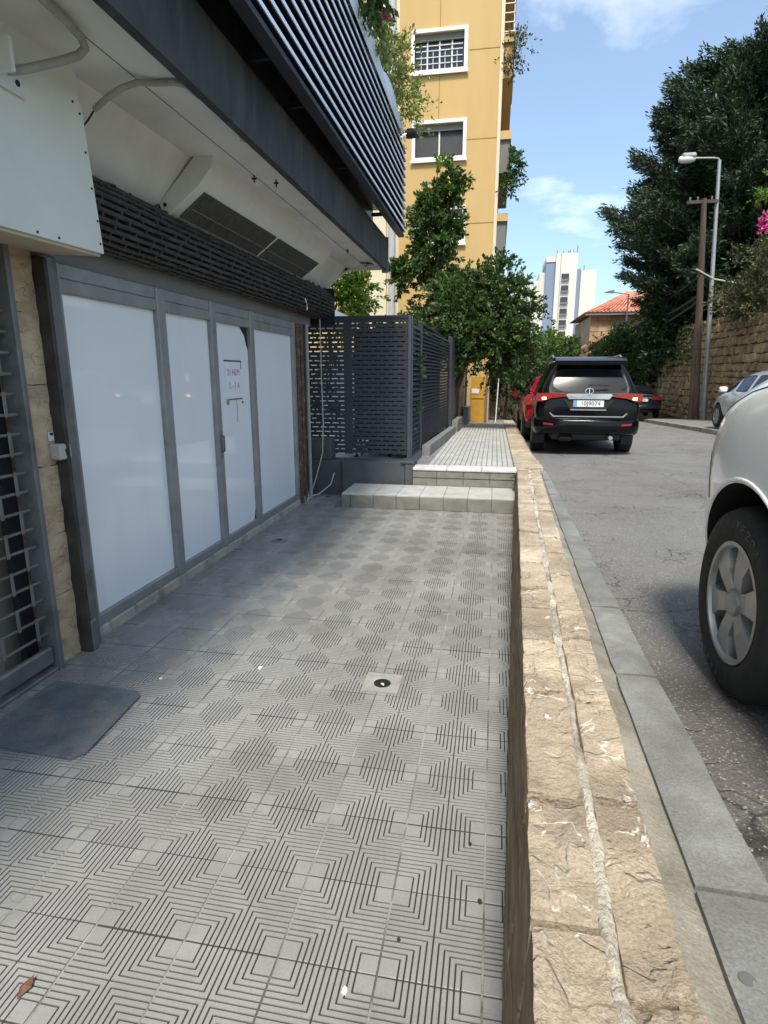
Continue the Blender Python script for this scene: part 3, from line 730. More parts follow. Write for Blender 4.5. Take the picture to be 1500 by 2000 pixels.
# worn film corner on the third pane, hanging wire
m = MB(); m.prism([(5.72, 2.143), (5.897, 2.143), (5.897, 1.93), (5.86, 1.98), (5.83, 2.06), (5.77, 2.10)], 'x', -2.511, -2.5095); part('torn_patch', m, 'black', SHOP)
m = MB(); m.prism([(5.86, .152), (5.897, .152), (5.897, .26)], 'x', -2.511, -2.5095); part('torn_patch', m, 'black', SHOP)
for (ya, yb) in ((5.03, 5.05),):
    m = MB(); m.tube([(-2.468, 5.09, .98), (-2.44, 5.09, .99), (-2.44, 5.09, 1.13), (-2.468, 5.09, 1.14)], .008); part('door_handle', m, 'steel_grey', SHOP, smooth=True)
    part('lock_plate', B(-2.47, -2.465, 5.075, 5.105, .93, 1.17, c=.001), 'steel_grey', SHOP)
# left jamb and right jamb (shutter guides)
part('shutter_guide', B(-2.58, -2.43, 3.015, 3.125, -.02, 2.32, c=.008), 'steel_grey', SHOP)
part('guide_lip', B(-2.56, -2.40, 2.985, 3.012, .0, 2.30, c=.004), 'dark_metal', SHOP)
part('guide_foot', B(-2.45, -2.395, 3.0, 3.06, .0, .20, c=.008), 'steel_grey', SHOP)
part('shutter_guide', B(-2.60, -2.46, 7.31, 7.44, .0, 2.3, c=.006), 'rust', SHOP, label='rusty shutter guide at the far end')
part('shutter_guide', B(-2.60, -2.47, 7.52, 7.62, .0, 2.3, c=.006), 'rust', SHOP, label='rusty shutter guide at the far end')
m = MB(); m.cyl((-2.46, 7.72, 0), (-2.46, 7.72, 2.32), .026, n=12); part('drain_pipe', m, 'conduit', SHOP, smooth=True)
part('wall_end', B(-3.0, -2.62, 7.62, 8.0, 0, 2.9), 'black', SHOP)
# notice on the third pane
NT = thing('paper_notice', 'white paper notice with red print taped to the shop door', 'notice', (-2.505, 5.45, 1.6))
def pnl(y0, y1, z0, z1, x0, x1, mm, nm, sk=0.0): 
    m = MB(); m.prism([(y0, z0 + sk), (y1, z0), (y1, z1), (y0, z1 + sk)], 'x', x0, x1); return part(nm, m, mm, NT)
pnl(5.33, 5.70, 1.455, 1.80, -2.5115, -2.508, 'paper', 'sheet', .01)
pnl(5.325, 5.71, 1.803, 1.817, -2.5113, -2.507, 'dark_metal', 'tape')
pnl(5.69, 5.705, 1.74, 1.80, -2.5075, -2.5068, 'dark_metal', 'tape')
pnl(5.40, 5.70, 1.442, 1.452, -2.5113, -2.507, 'dark_metal', 'tape')
pnl(5.34, 5.39, 1.40, 1.45, -2.5113, -2.507, 'cardboard', 'tape')
pnl(5.69, 5.72, 1.40, 1.42, -2.5113, -2.507, 'black', 'tape')
def text_mesh(s, size, mm, parent, mtx, name='lettering', ext=.0008, world=True):
    cu = bpy.data.curves.new(name, 'FONT'); cu.body = s; cu.size = size; cu.extrude = ext; cu.align_x = 'CENTER'; cu.align_y = 'CENTER'
    to = bpy.data.objects.new(name, cu); COL.objects.link(to)
    dg = bpy.context.evaluated_depsgraph_get(); me = bpy.data.meshes.new_from_object(to.evaluated_get(dg)); bpy.data.objects.remove(to)
    me.transform(mtx); me.materials.clear(); return link(name, me, mm, parent, world=world)
# basis that lays text on a plane facing +X, reading along +Y ... as seen from the street reads left to right along +Y
MX = Matrix(((0, 0, 1, 0), (1, 0, 0, 0), (0, 1, 0, 0), (0, 0, 0, 1)))
text_mesh('21 HEM', .085, 'print_red', NT, Matrix.Translation((-2.5072, 5.52, 1.70)) @ MX)
text_mesh('L - 7 A', .085, 'print_red', NT, Matrix.Translation((-2.5072, 5.53, 1.575)) @ MX)
m = MB(); m.tube([(-2.508, 5.56, 1.45), (-2.507, 5.565, 1.33), (-2.508, 5.56, 1.22)], .0025, 5); part('string', m, 'conduit', NT)

# rolled-up lattice shutter above the glass
RS = thing('rolled_shutter', 'dark rolled-up lattice shutter above the white shop windows', 'shutter', (-2.42, 5.8, 2.4))
RC = (-2.44, 2.625); RR = .195
m = MB(); m.cyl((RC[0], 2.95, RC[1]), (RC[0], 8.35, RC[1]), RR - .03, n=24); part('drum', m, 'navy_dull', RS, smooth=True)
angs = [-124 + 13 * k for k in range(17)]
for a in angs:
    ar = R_(a); x = RC[0] + RR * math.cos(ar); z = RC[1] + RR * math.sin(ar); pts = []
    for k in range(40):
        yk = 2.95 + 5.4 * k / 39; pts.append((x + .006 * nz3(yk * 5, a, 0), yk, z + .008 * nz3(yk * 4, a, 7)))
    m = MB(); m.tube(pts, .014, 6); part('rod', m, 'dark_metal', RS, smooth=True)
m = MB()
for ai in range(len(angs) - 1):
    k = 0; y = 3.0 + (.06 if ai % 2 else 0)
    while y < 8.3:
        a0, a1 = R_(angs[ai] - 2), R_(angs[ai + 1] + 2); j = random.uniform(-.006, .006); w_ = random.uniform(.005, .009)
        P = []
        for rr in (RR - .012, RR + .012):
            for (aa, yy) in ((a0, y + j - w_), (a0, y + j + w_), (a1, y - j + w_), (a1, y - j - w_)):
                P.append((RC[0] + rr * math.cos(aa), yy, RC[1] + rr * math.sin(aa)))
        m.hexa(P); y += random.uniform(.12, .24)
part('link', m, 'dark_metal', RS, kind='stuff')
m = MB()
for k in range(70):   # crumpled upper layer with pale worn spots
    y = 2.98 + k * .078; a = R_(random.uniform(62, 100)); x = RC[0] + .02 + RR * math.cos(a) * 1.05; z = RC[1] + RR * math.sin(a) * 1.0
    m.tube([(x - .01, y, z), (x + random.uniform(0, .03), y + .03, z + random.uniform(-.02, .02)), (x, y + .07, z + random.uniform(-.01, .01))], .010, 5)
part('top_bar', m, 'dark_metal', RS, kind='stuff')
part('end_bracket', B(-2.50, -2.29, 2.90, 2.945, 2.36, 2.98), 'black', RS)
part('end_bracket', B(-2.66, -2.25, 8.36, 8.40, 2.36, 2.84), 'black', RS)
m = MB(); m.tube([(-2.24, 7.02, 2.55), (-2.225, 7.03, 2.50), (-2.225, 7.05, 2.45), (-2.235, 7.07, 2.43), (-2.25, 7.08, 2.46)], .006, 6); part('pull_hook', m, 'chrome', RS, smooth=True)

# ------------------------------------------------------------------ stone pilaster, key box
PL = thing('stone_pilaster', 'narrow tan stone pilaster between the grille and the shop front', 'pilaster', (-2.5, 2.9, 0))
zz_ = 0; hs = [.42, .36, .40, .45, .38, .36]
for h in hs:
    mb = rough_block((-2.75, -2.475, 2.795, 2.985, zz_ + .0005, zz_ + h - .0005), (3, 6, 12), .004, .007, 14, seed=zz_ * 7); part('stone', mb, 'pilaster', PL, smooth=True, fix=False); zz_ += h
KBX = thing('key_switch_box', 'small grey metal key switch box on the stone pilaster', 'switch', (-2.44, 2.98, 1.25))
part('housing', B(-2.475, -2.405, 2.935, 3.03, 1.21, 1.30, c=.008), 'box_grey', KBX)
m = MB(); m.cyl((-2.405, 2.985, 1.262), (-2.402, 2.985, 1.262), .010, n=12); m.box(-2.4045, -2.402, 2.980, 2.990, 1.232, 1.255); part('keyhole', m, 'black', KBX)
LP = thing('switch_plate', 'small white label plate just above the key switch box', 'plate', (-2.47, 2.955, 1.34))
part('plate', B(-2.473, -2.465, 2.935, 2.975, 1.318, 1.368, c=.002), 'white_plastic', LP)
part('mark', B(-2.4645, -2.4638, 2.942, 2.968, 1.350, 1.364), 'black', LP)

# ------------------------------------------------------------------ closed grille shop on the left
GR = thing('rolling_grille', 'closed grey rolling grille of rods in front of a dark doorway', 'grille', (-2.5, 2.0, 0))
for (a, b) in ((2.755, 2.79),): part('side_rail', B(-2.55, -2.43, a, b, -.01, 2.36, c=.006), 'steel_grey', GR)
part('side_rail', B(-2.60, -2.56, 2.66, 2.75, 0, 2.36), 'black', GR)
part('bottom_bar', B(-2.50, -2.46, .6, 2.75, .045, .15, c=.01), 'grille_metal', GR)
part('bottom_bar', B(-2.56, -2.44, .6, 2.75, .0, .022, c=.004), 'grille_metal', GR)
nrow = 21
for k in range(nrow):
    z = .235 + k * .104; m = MB(); pts = [(-2.478, .6 + (2.74 - .6) * t / 12, z + .004 * nz3(t * .9, k * 3.3)) for t in range(13)]; m.tube(pts, .0085, 7); part('rod', m, 'grille_metal', GR, smooth=True)
k = 0
for r in range(nrow - 1):
    z0 = .235 + r * .104
    for q in range(9):
        y = 2.66 - .24 * q - (.12 if r % 2 else 0)
        if y < .75: continue
        m = MB(); m.box(-2.470, -2.464, y - .011, y + .011, z0 - .012, z0 + .118, c=.002); part('link', m, 'grille_metal', GR)
DW = thing('glass_door', 'dark glass door with a pale frame behind the grille', 'door', (-2.9, 2.0, 0))
part('door_leaf', B(-2.86, -2.84, .5, 2.36, .02, 2.4), 'door_green', DW)
part('door_frame', B(-2.90, -2.80, 2.36, 2.43, .02, 2.4, c=.006), 'aluminium', DW)
part('door_frame', B(-2.90, -2.80, 1.85, 1.91, .02, 1.30, c=.006), 'aluminium', DW)
part('door_frame', B(-2.90, -2.80, 1.91, 2.36, 1.24, 1.30, c=.006), 'aluminium', DW)
part('side_panel', B(-2.92, -2.86, 2.43, 2.70, .0, 2.4), 'beige_int', DW)
part('floor_slab', B(-3.4, -2.56, .4, 2.78, -.05, .002), 'threshold', DW)

# ------------------------------------------------------------------ sheet-metal sign box
SB = thing('sign_box', 'pale sheet-metal sign box over the grille doorway', 'sign', (-2.3, 2.3, 2.3))
bx = MB(); bx.prism([(.4, 2.265), (3.06, 2.315), (3.03, 2.62), (2.995, 3.0), (2.93, 3.02), (.4, 3.05)], 'x', -2.105, -2.09); part('front_sheet', bx, 'sign_sheet', SB)
part('box_body', B(-2.50, -2.106, .4, 3.0, 2.33, 3.2), 'sign_sheet', SB)
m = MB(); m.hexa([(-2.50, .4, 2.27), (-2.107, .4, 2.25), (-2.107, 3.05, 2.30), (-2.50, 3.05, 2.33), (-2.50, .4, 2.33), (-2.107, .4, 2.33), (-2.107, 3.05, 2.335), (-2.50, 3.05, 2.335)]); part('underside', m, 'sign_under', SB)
for (y, z) in ((2.35, 2.315), (2.58, 2.322), (2.72, 2.325), (3.035, 2.36), (3.03, 2.47), (3.01, 2.62), (2.99, 2.78), (2.975, 2.95), (2.93, 2.985)):
    m = MB(); m.cyl((-2.09, y, z), (-2.086, y, z), .006, n=8); part('screw', m, 'black', SB)
BK = thing('conduit_bracket', 'pale metal bracket holding the bent conduit above the sign box', 'bracket', (-2.08, 2.3, 2.95))
part('plate', B(-2.088, -2.072, 2.40, 2.60, 2.86, 2.99, c=.004), 'unit_plastic', BK)
part('plate', B(-2.07, -1.98, 2.42, 2.44, 2.89, 3.02, c=.004), 'unit_plastic', BK)
m = MB(); m.cyl((-2.072, 2.55, 2.905), (-2.069, 2.55, 2.905), .013, n=14); part('hole', m, 'black', BK)

# ------------------------------------------------------------------ balcony slab over the forecourt
CE = 8.6
SF = thing('balcony_soffit', 'white painted underside of the balcony above the shops', 'soffit', (-2, 4, 2.8))
prof = [(-2.62, 2.79), (-2.44, 2.80), (-2.13, 3.14), (-1.60, 3.14)]
m = MB(); m.prism(prof + [(-1.60, 3.3), (-2.62, 3.3)], 'y', -2, CE - .02); part('ceiling_panel', m, 'soffit', SF)
m = MB(); m.box(-1.846, -1.842, -2, CE - .03, 3.137, 3.1395); part('panel_joint', m, 'dull_grey', SF)
m = MB(); m.box(-2.62, -1.60, CE - .02, CE + .03, 3.10, 3.30); part('end_trim', m, 'soffit', SF)
m = MB(); m.prism([(-2.60, 2.80), (-2.55, 2.775), (-2.10, 3.11), (-2.10, 3.14), (-2.60, 3.14)], 'y', CE - .02, CE + .03); part('end_trim', m, 'soffit', SF)
for (x, y, z) in ((-1.845, 4.62, 3.14), (-1.72, 4.75, 3.14), (-1.80, 7.35, 3.14)):
    m = MB(); m.tube([(x, y, z), (x, y + .005, z - .05)], .006, 6); m.tube([(x - .018, y, z - .022), (x + .018, y, z - .025)], .007, 6); part('anchor_hook', m, 'black', SF)
m = MB()
for k in range(9):
    pts = [(-1.75 + random.uniform(-.1, .1), 8.25 + random.uniform(-.12, .12), 3.128 - random.uniform(0, .02)) for _ in range(3)]; m.tube(pts, .003, 4)
part('loose_wire', m, 'black', SF, kind='stuff')
m = MB(); m.prism([(-1.66, 3.95), (-1.60, 3.80), (-1.61, 3.99)], 'z', 3.128, 3.139); part('paint_flake', m, 'sign_under', SF)
FS = thing('balcony_fascia', 'dark stained concrete edge beam of the balcony', 'beam', (-1.58, 4, 3.1))
m = MB(); m.prism([(-1.598, 3.10), (-1.545, 3.10), (-1.545, 3.50), (-1.598, 3.50)], 'y', -2, CE); part('edge_beam', m, 'fascia', FS)
part('end_plate', B(-1.62, -1.53, CE + .005, CE + .03, 3.06, 3.52), 'steel_grey', FS)

AC = thing('air_curtain', 'long grey air curtain unit fixed under the balcony', 'air curtain', (-2.2, 6, 2.9))
ap = [(-2.43, 2.815), (-2.40, 2.77), (-2.33, 2.785), (-2.08, 2.965), (-1.99, 3.06), (-1.965, 3.139), (-2.10, 3.139)]
AY0, AY1 = 4.18, 7.25
m = MB(); m.prism(ap, 'y', AY0 + .02, AY1 - .02); part('housing', m, 'unit_plastic', AC, smooth=True, angle=42)
def shrink(p, k, c=(-2.2, 3.0)): return [(c[0] + (x - c[0]) * k, c[1] + (z - c[1]) * k) for x, z in p]
for (a, b, k) in ((AY0, AY0 + .03, 1.03), (AY1 - .03, AY1, 1.03)):
    m = MB(); m.prism(shrink(ap, k), 'y', a, b); part('end_cap', m, 'unit_plastic', AC)
dvx, dvz = (-2.08 + 2.33), (2.965 - 2.785); Lg = math.hypot(dvx, dvz); ux, uz = dvx / Lg, dvz / Lg; nx_, nz_ = uz, -ux
def agrill(y0, y1):
    m = MB(); a, b = .03, Lg - .02
    P = lambda s, d: (-2.33 + ux * s + nx_ * d, 2.785 + uz * s + nz_ * d)
    m.prism([P(a, .0), P(b, .0), P(b, .006), P(a, .006)], 'y', y0, y1); part('intake_grille', m, 'unit_grille', AC)
    m = MB(); n = int((y1 - y0) / .03)
    for k in range(n):
        y = y0 + .01 + k * .03; m.prism([P(a, .0055), P(b, .0055), P(b, .016), P(a, .016)], 'y', y, y + .006)
    part('grille_fin', m, 'unit_grille', AC, kind='stuff')
    m = MB(); m.prism([P(.13, .0165), P(.14, .0165), P(.14, .021), P(.13, .021)], 'y', y0, y1); part('grille_rib', m, 'steel_grey', AC)
agrill(AY0 + .12, 5.75); agrill(5.80, AY1 - .12)
m = MB(); m.cyl((-2.34, AY0 - .004, 2.85), (-2.34, AY0 + .002, 2.85), .014, n=12); part('cable_hole', m, 'black', AC)

C1 = MB(); C1.tube([(-2.075, 2.50, 2.93), (-2.02, 2.56, 2.96), (-1.93, 2.65, 3.02), (-1.87, 2.70, 3.06), (-1.835, 2.70, 3.085), (-1.815, 2.65, 3.10), (-1.805, 2.55, 3.11), (-1.80, 2.39, 3.118), (-1.78, 2.0, 3.12), (-1.76, 1.2, 3.12)], .018, 10)
single('bent_conduit', C1, 'conduit', 'thick bent grey conduit pipe in the upper left corner', 'conduit', smooth=True)
C2 = MB(); C2.tube([(-2.06, 3.06, 3.0), (-1.97, 3.03, 3.03), (-1.88, 3.03, 3.07), (-1.82, 3.08, 3.11), (-1.76, 3.13, 3.122), (-1.66, 3.14, 3.122), (-1.61, 3.18, 3.12), (-1.605, 3.30, 3.12)], .015, 10)
cc = thing('flexible_conduit', 'short flexible grey conduit crossing the white soffit', 'conduit', (-1.9, 3.4, 3.1)); part('hose', C2, 'conduit', cc, smooth=True)
m = MB(); m.tube([(-2.06, 3.06, 3.0), (-2.12, 3.08, 2.96), (-2.16, 3.05, 2.9)], .005, 6); part('wire', m, 'cable', cc)
m = MB(); m.tube([(-1.605, 3.30, 3.12), (-1.607, 5, 3.13), (-1.607, 7.5, 3.13)], .006, 6); part('wire', m, 'conduit', cc)

# balcony louvre screen
BS = thing('balcony_louvre_screen', 'dark balcony screen of horizontal louvres with bright outer edges', 'screen', (-1.29, 3, 3.5))
SX = -1.29; SZ0, SZ1 = 3.54, 4.60; NS = 11
for k in range(NS):
    z = SZ0 + .03 + (SZ1 - SZ0) * k / NS
    part('louvre', B(SX - .05, SX - .006, 3.05, CE + .02, z, z + .040), 'navy', BS)
    part('louvre_glare', B(SX - .0055, SX, 3.05, CE + .022, z + .004, z + .030), 'slat_face', BS)  # pale strip added as the sky glare on each louvre
for y in (3.05, 4.9, 6.75, CE - .05): part('screen_post', B(SX - .10, SX - .052, y, y + .05, SZ0 - .02, SZ1 + .02), 'navy', BS)
part('dark_backing', B(SX - .13, SX - .105, 3.05, CE, SZ0, SZ1 + .02), 'navy', BS)  # dark sheet added so the gaps between louvres stay dark
part('bottom_frame', B(SX - .10, SX - .02, 3.02, CE + .02, SZ0 - .03, SZ0 + .005), 'navy_dull', BS)
part('under_deck', B(-1.75, SX - .10, 2.0, CE, 3.86, 3.90), 'navy', BS)
part('back_panel', B(-1.78, -1.74, 2.0, CE, 3.70, 4.5), 'navy', BS)
part('end_box', B(-1.60, SX, 2.60, 3.02, 3.56, 4.4, c=.01), 'navy_dull', BS)
for y in (4.05, 4.75, 6.1, 7.9): part('bracket_arm', B(-1.62, SX - .10, y, y + .03, 3.62, 3.66), 'navy_dull', BS)
# lattice between beam and screen
for k in range(6): part('lattice_bar', B(-1.53, SX - .12, 4.30 + k * .15, 4.312 + k * .15, 3.80, 3.812), 'fence_light', BS)
for x in (-1.50, -1.42): part('lattice_bar', B(x, x + .010, 4.26, 5.20, 3.793, 3.7995), 'fence_light', BS)
LF = thing('lamp_tray', 'grubby light fitting under the balcony screen', 'lamp', (-1.45, 6, 3.65))
part('tray', B(-1.53, SX - .12, 5.55, 6.25, 3.72, 3.78, c=.006), 'fence_base', LF)
part('cover', B(-1.51, SX - .14, 5.68, 6.12, 3.705, 3.719, c=.004), 'unit_plastic', LF)
for y in (5.80, 5.95): part('cover_bar', B(-1.51, SX - .14, y, y + .012, 3.695, 3.7045), 'steel_grey', LF)
m = MB(); m.box(-1.52, -1.36, 8.05, 8.35, 3.69, 3.73, c=.004); single('timber_offcut', m, 'cardboard', 'short timber offcut on the beam under the balcony screen', 'wood')
# rounded sheet cap on top of the screen
m = MB(); prev = None; segs = 40
for i in range(segs + 1):
    y = 3.05 + (8.42 - 3.05) * i / segs; h = .24 + .05 * math.sin(i * .8) + .02 * nz3(i * .7, 0)
    if i == segs: h = .03
    ring = [(SX - .0, y, SZ1 + .035), (SX + .012, y, SZ1 + .04 + h * .5), (SX - .02, y, SZ1 + .04 + h), (SX - .12, y, SZ1 + .04 + h * 1.05), (SX - .16, y, SZ1 + .03)]
    o = len(m.v); m.v += ring
    if prev is not None:
        for k in range(4): m.face((prev + k, prev + k + 1, o + k + 1, o + k))
    prev = o
part('sheet_cap', m, 'cap_sheet', BS, smooth=True)
FL = thing('floodlight', 'small black floodlight at the top end of the balcony screen', 'floodlight', (SX, 8.2, 4.65))
m = MB(); m.lathe([(-.06, .0), (-.058, .055), (0, .06), (.06, .05), (.065, 0)], (SX + .11, 8.30, 4.66), 'x', 16); part('lamp_head', m, 'black', FL, smooth=True)
m = MB(); m.cyl((SX - .05, 8.28, 4.62), (SX + .06, 8.30, 4.655), .018, n=8); part('arm', m, 'chrome', FL)
# balcony plants
BP = thing('balcony_shrub', 'pale green shrub spilling over the balcony screen beside the yellow wall', 'plant', (SX - .1, 7.5, 4.7))
foliage('leaves', [((SX - .02, 7.7, 5.12), (.16, .5, .26), 1200), ((SX + .02, 8.3, 5.0), (.2, .45, .25), 1000), ((SX - .05, 7.2, 5.05), (.12, .3, .22), 500)], .036, 'leaf_pale', BP, seed=11, sub=16)
m = MB()
for k in range(6): m.tube([(SX - .1, 7.2 + .1 * k, 4.62), (SX - .08, 7.2 + .11 * k, 4.95), (SX - .03, 7.15 + .14 * k, 5.3)], [.012, .009, .004], 5)
part('stem', m, 'bark', BP)
BP2 = thing('balcony_flower_plant', 'dark-leaved balcony plant with a pink flower at the top of the picture', 'plant', (SX - .1, 5.6, 4.7))
foliage('leaves', [((SX - .02, 6.1, 5.12), (.16, .45, .28), 800), ((SX - .05, 5.5, 5.15), (.18, .4, .28), 600), ((SX - .02, 6.4, 5.3), (.1, .3, .3), 300)], .06, 'leaf_mid', BP2, seed=12, sub=12)
foliage('dry_leaves', [((SX + .02, 6.45, 4.95), (.10, .35, .2), 400)], .035, 'leaf_pale', BP2, seed=13, sub=8)
foliage('flower', [((SX + .10, 6.5, 5.03), (.03, .03, .03), 60)], .03, 'pink', BP2, seed=14, sub=3)
# block of the shops behind and above the balcony
BD = thing('shop_building', 'dark-balconied building above the shops', 'building', (-5, 3, 0))
part('wall', B(-9, -2.70, -3, 8.0, -.1, 3.3), 'soffit', BD)
part('upper_wall', B(-9, -1.80, -3, 8.3, 3.32, 12), 'cream', BD)

# ------------------------------------------------------------------ fence, planter wall
FB = thing('planter_wall', 'low dark grey painted wall under the slotted fence', 'wall', (-1.8, 8.2, 0))
part('wall_block', B(-2.10, -1.19, 8.06, 8.42, -.05, .485, c=.008), 'fence_base', FB)
part('wall_block', B(-2.80, -2.103, 8.10, 8.42, -.05, .485, c=.008), 'fence_base', FB)
part('wall_block', B(-2.80, -2.28, 8.13, 8.42, .4885, .78, c=.008), 'fence_base', FB)
part('end_pier', B(-1.187, -1.075, 8.04, 8.50, -.05, .47, c=.008), 'fence_base', FB)
part('coping', B(-1.25, -1.065, 8.03, 8.52, .472, .505, c=.006), 'fence_light', FB)
SFN = thing('slotted_screen_fence', 'dark slotted metal fence panel facing the forecourt', 'fence', (-1.9, 8.4, .5))
rows = 30; z0, z1 = .545, 2.43; pz_ = (z1 - z0) / rows
X0, X1 = -2.70, -1.215
SLB = {}
for par in (0, 1):
    m = MB(); m.box(X0, X1, 8.385, 8.40, .017, pz_, c=0)
    m.box(-2.13, -2.01, 8.3855, 8.3995, 0, .017)
    x = X0 + .05 + (.055 if par else 0)
    while x < X1 - .04:
        if not (-2.16 < x < -1.98): m.box(x, x + .03, 8.3855, 8.3995, 0, .017)
        x += .125
    m.box(X1 - .03, X1 - .001, 8.3855, 8.3995, 0, .017)
    SLB[par] = m.mesh('slat'); fixn(SLB[par]); SLB[par].materials.append(MATS['fence'])
for r in range(rows):
    o = bpy.data.objects.new('slat', SLB[r % 2]); COL.objects.link(o); o.parent = SFN
    o.matrix_parent_inverse = Matrix.Translation(-Vector(SFN.location)); o.location = (0, 0, z0 + r * pz_)
part('dark_backing', B(-1.985, X1 - .002, 8.412, 8.418, .76, 2.30), 'black', SFN)  # black sheet added behind the slots to make them read dark
part('top_rail', B(X0, X1, 8.375, 8.41, z1 + .002, z1 + .045, c=.004), 'fence', SFN)
part('post', B(-1.212, -1.165, 8.37, 8.43, .506, 2.47, c=.006), 'fence_light', SFN)
part('post', B(-2.75, -2.703, 8.37, 8.43, .786, 2.47, c=.006), 'fence', SFN)
def fx(y): return -1.19 + .03 * (y - 8.45)
LFN = thing('louvred_side_fence', 'dark louvred metal fence running along the sidewalk', 'fence', (-1.1, 12, .4))
def side_post(y, z0, z1, w=.06, mm='fence'):
    x = fx(y); part('post', B(x - .03, x + .03, y, y + w, z0, z1, c=.006), mm, LFN)
def side_slats(ya, yb, z0, z1, n):
    xa, xb = fx(ya), fx(yb); p = (z1 - z0) / n; m = MB()
    h = p * .62
    m.hexa([(xa - .022, ya, 0), (xa + .016, ya, 0), (xb + .016, yb, 0), (xb - .022, yb, 0), (xa - .016, ya, h), (xa - .010, ya, h), (xb - .010, yb, h), (xb - .016, yb, h)])
    me = m.mesh('slat'); fixn(me); me.materials.append(MATS['fence'])
    for k in range(n):
        o = bpy.data.objects.new('slat', me); COL.objects.link(o); o.parent = LFN
        o.matrix_parent_inverse = Matrix.Translation(-Vector(LFN.location)); o.location = (0, 0, z0 + k * p)
side_post(8.50, .51, 2.47, .05, 'fence_light'); side_slats(8.56, 9.35, .50, 2.40, 26)
part('footing', B(fx(9) - .10, fx(9) + .06, 8.51, 9.36, .25, .495, c=.008), 'fence_light', LFN)
side_post(9.37, .36, 2.46, .12); side_slats(9.52, 13.6, .56, 2.42, 32)
part('dark_backing', B(fx(8.6) - .12, fx(8.6) - .05, 9.4, 13.7, .3, 2.38), 'navy_dull', LFN)
part('top_rail', B(fx(11) - .10, fx(11) + .0, 9.5, 13.6, 2.425, 2.46, c=.004), 'fence', LFN)
side_post(13.62, .1, 2.50, .14)
part('solid_panel', B(fx(15) - .03, fx(15) + .0, 13.78, 15.9, .2, 2.50), 'fence_light', LFN); side_post(15.92, .1, 2.52, .14)
part('solid_panel', B(fx(17) - .03, fx(17) + .0, 16.08, 18.6, .2, 2.52), 'fence_light', LFN); side_post(18.62, .1, 2.54, .14)
part('letter_plate', B(fx(17) + .001, fx(17) + .012, 17.9, 18.1, 1.7, 1.74), 'chrome', LFN)
def plinth(y0, y1, zt0, zt1, lab):
    m = MB(); xa, xb = fx(y0) + .035, fx(y1) + .035
    m.hexa([(xa, y0, -.3), (xa + .13, y0, -.3), (xb + .13, y1, -.3), (xb, y1, -.3), (xa, y0, zt0), (xa + .13, y0, zt0), (xb + .13, y1, zt1), (xb, y1, zt1)])
    single('concrete_plinth', m, 'concrete', lab, 'plinth')
plinth(9.5, 13.9, .56, .50, 'long low concrete plinth below the louvred fence')
plinth(14.3, 15.9, .60, .60, 'short concrete plinth below the solid fence panels')
plinth(17.6, 20.4, .74, .74, 'farthest and tallest concrete plinth beside the yellow gate')
# patio behind the fence
m = MB(); m.box(-9, -1.25, 8.45, 18.8, .30, .44); struct('patio', m, 'pale_floor')
m = MB(); m.box(-8.9, -1.5, 12.6, 12.8, .44, 2.15); single('patio_wall', m, 'pale_floor', 'pale wall glimpsed through the slotted fence', 'wall')
t = thing('patio_hedge', 'dark hedge close behind the right part of the slotted fence', 'hedge', (-1.7, 9.2, .44))
foliage('leaves', [((-1.66 + .18 * (k % 3 - 1), 9.1, .75 + .2 * k), (.36, .22, .28), 700) for k in range(8)] + [((-2.5, 9.5, 1.9), (.3, .2, .3), 200), ((-2.75, 9.5, 1.2), (.25, .2, .35), 220)], .06, 'leaf_dark', t, seed=71, sub=12)
m = MB(); m.box(-1.98, -1.30, 9.35, 9.5, .44, 2.3); part('dark_core', m, 'black', t)  # black block added behind the leaves to darken the view through
# cables at the fence foot
m = MB(); m.tube([(-2.36, 8.02, 2.4), (-2.355, 8.02, 1.6), (-2.34, 8.0, 1.05), (-2.36, 8.0, .6), (-2.45, 7.95, .25), (-2.50, 7.85, .03), (-2.47, 7.6, .018), (-2.42, 7.4, .014)], .008, 6)
single('hanging_cable', m, 'cable_pale', 'thin pale cable hanging in front of the slotted fence', 'cable', smooth=True)
m = MB(); m.tube([(-2.20, 8.02, .32), (-2.24, 7.97, .16), (-2.38, 7.86, .04), (-2.46, 7.76, .02), (-2.44, 7.5, .014)], .008, 6)
single('loose_cable', m, 'cable_pale', 'loose pale cable end lying by the dark planter wall', 'cable', smooth=True)

# ------------------------------------------------------------------ trees helper
def tree(name, label, base, top, tr, limbs, m_trunk='bark', group=None, cat='tree'):
    t = thing(name, label, cat, base, group)
    b = Vector(base); tp = Vector(top); mb = MB(); n = 8
    pts = [b.lerp(tp, k / n) + Vector((.15 * nz3(k * .6, base[0]), .15 * nz3(k * .6, base[1] + 9), 0)) * (k / n) for k in range(n + 1)]
    mb.tube(pts, [tr * (1.25 if k == 0 else 1 - .75 * k / n) for k in range(n + 1)], 9); part('trunk', mb, m_trunk, t, smooth=True)
    for (f, e) in limbs:
        p = b.lerp(tp, f); e = Vector(e); mid = p.lerp(e, .5) + Vector((0, 0, .12 * (e - p).length)); m2 = MB()
        m2.tube([p, mid, e], [tr * .42, tr * .28, tr * .1], 6); part('limb', m2, m_trunk, t, smooth=True)
    return t

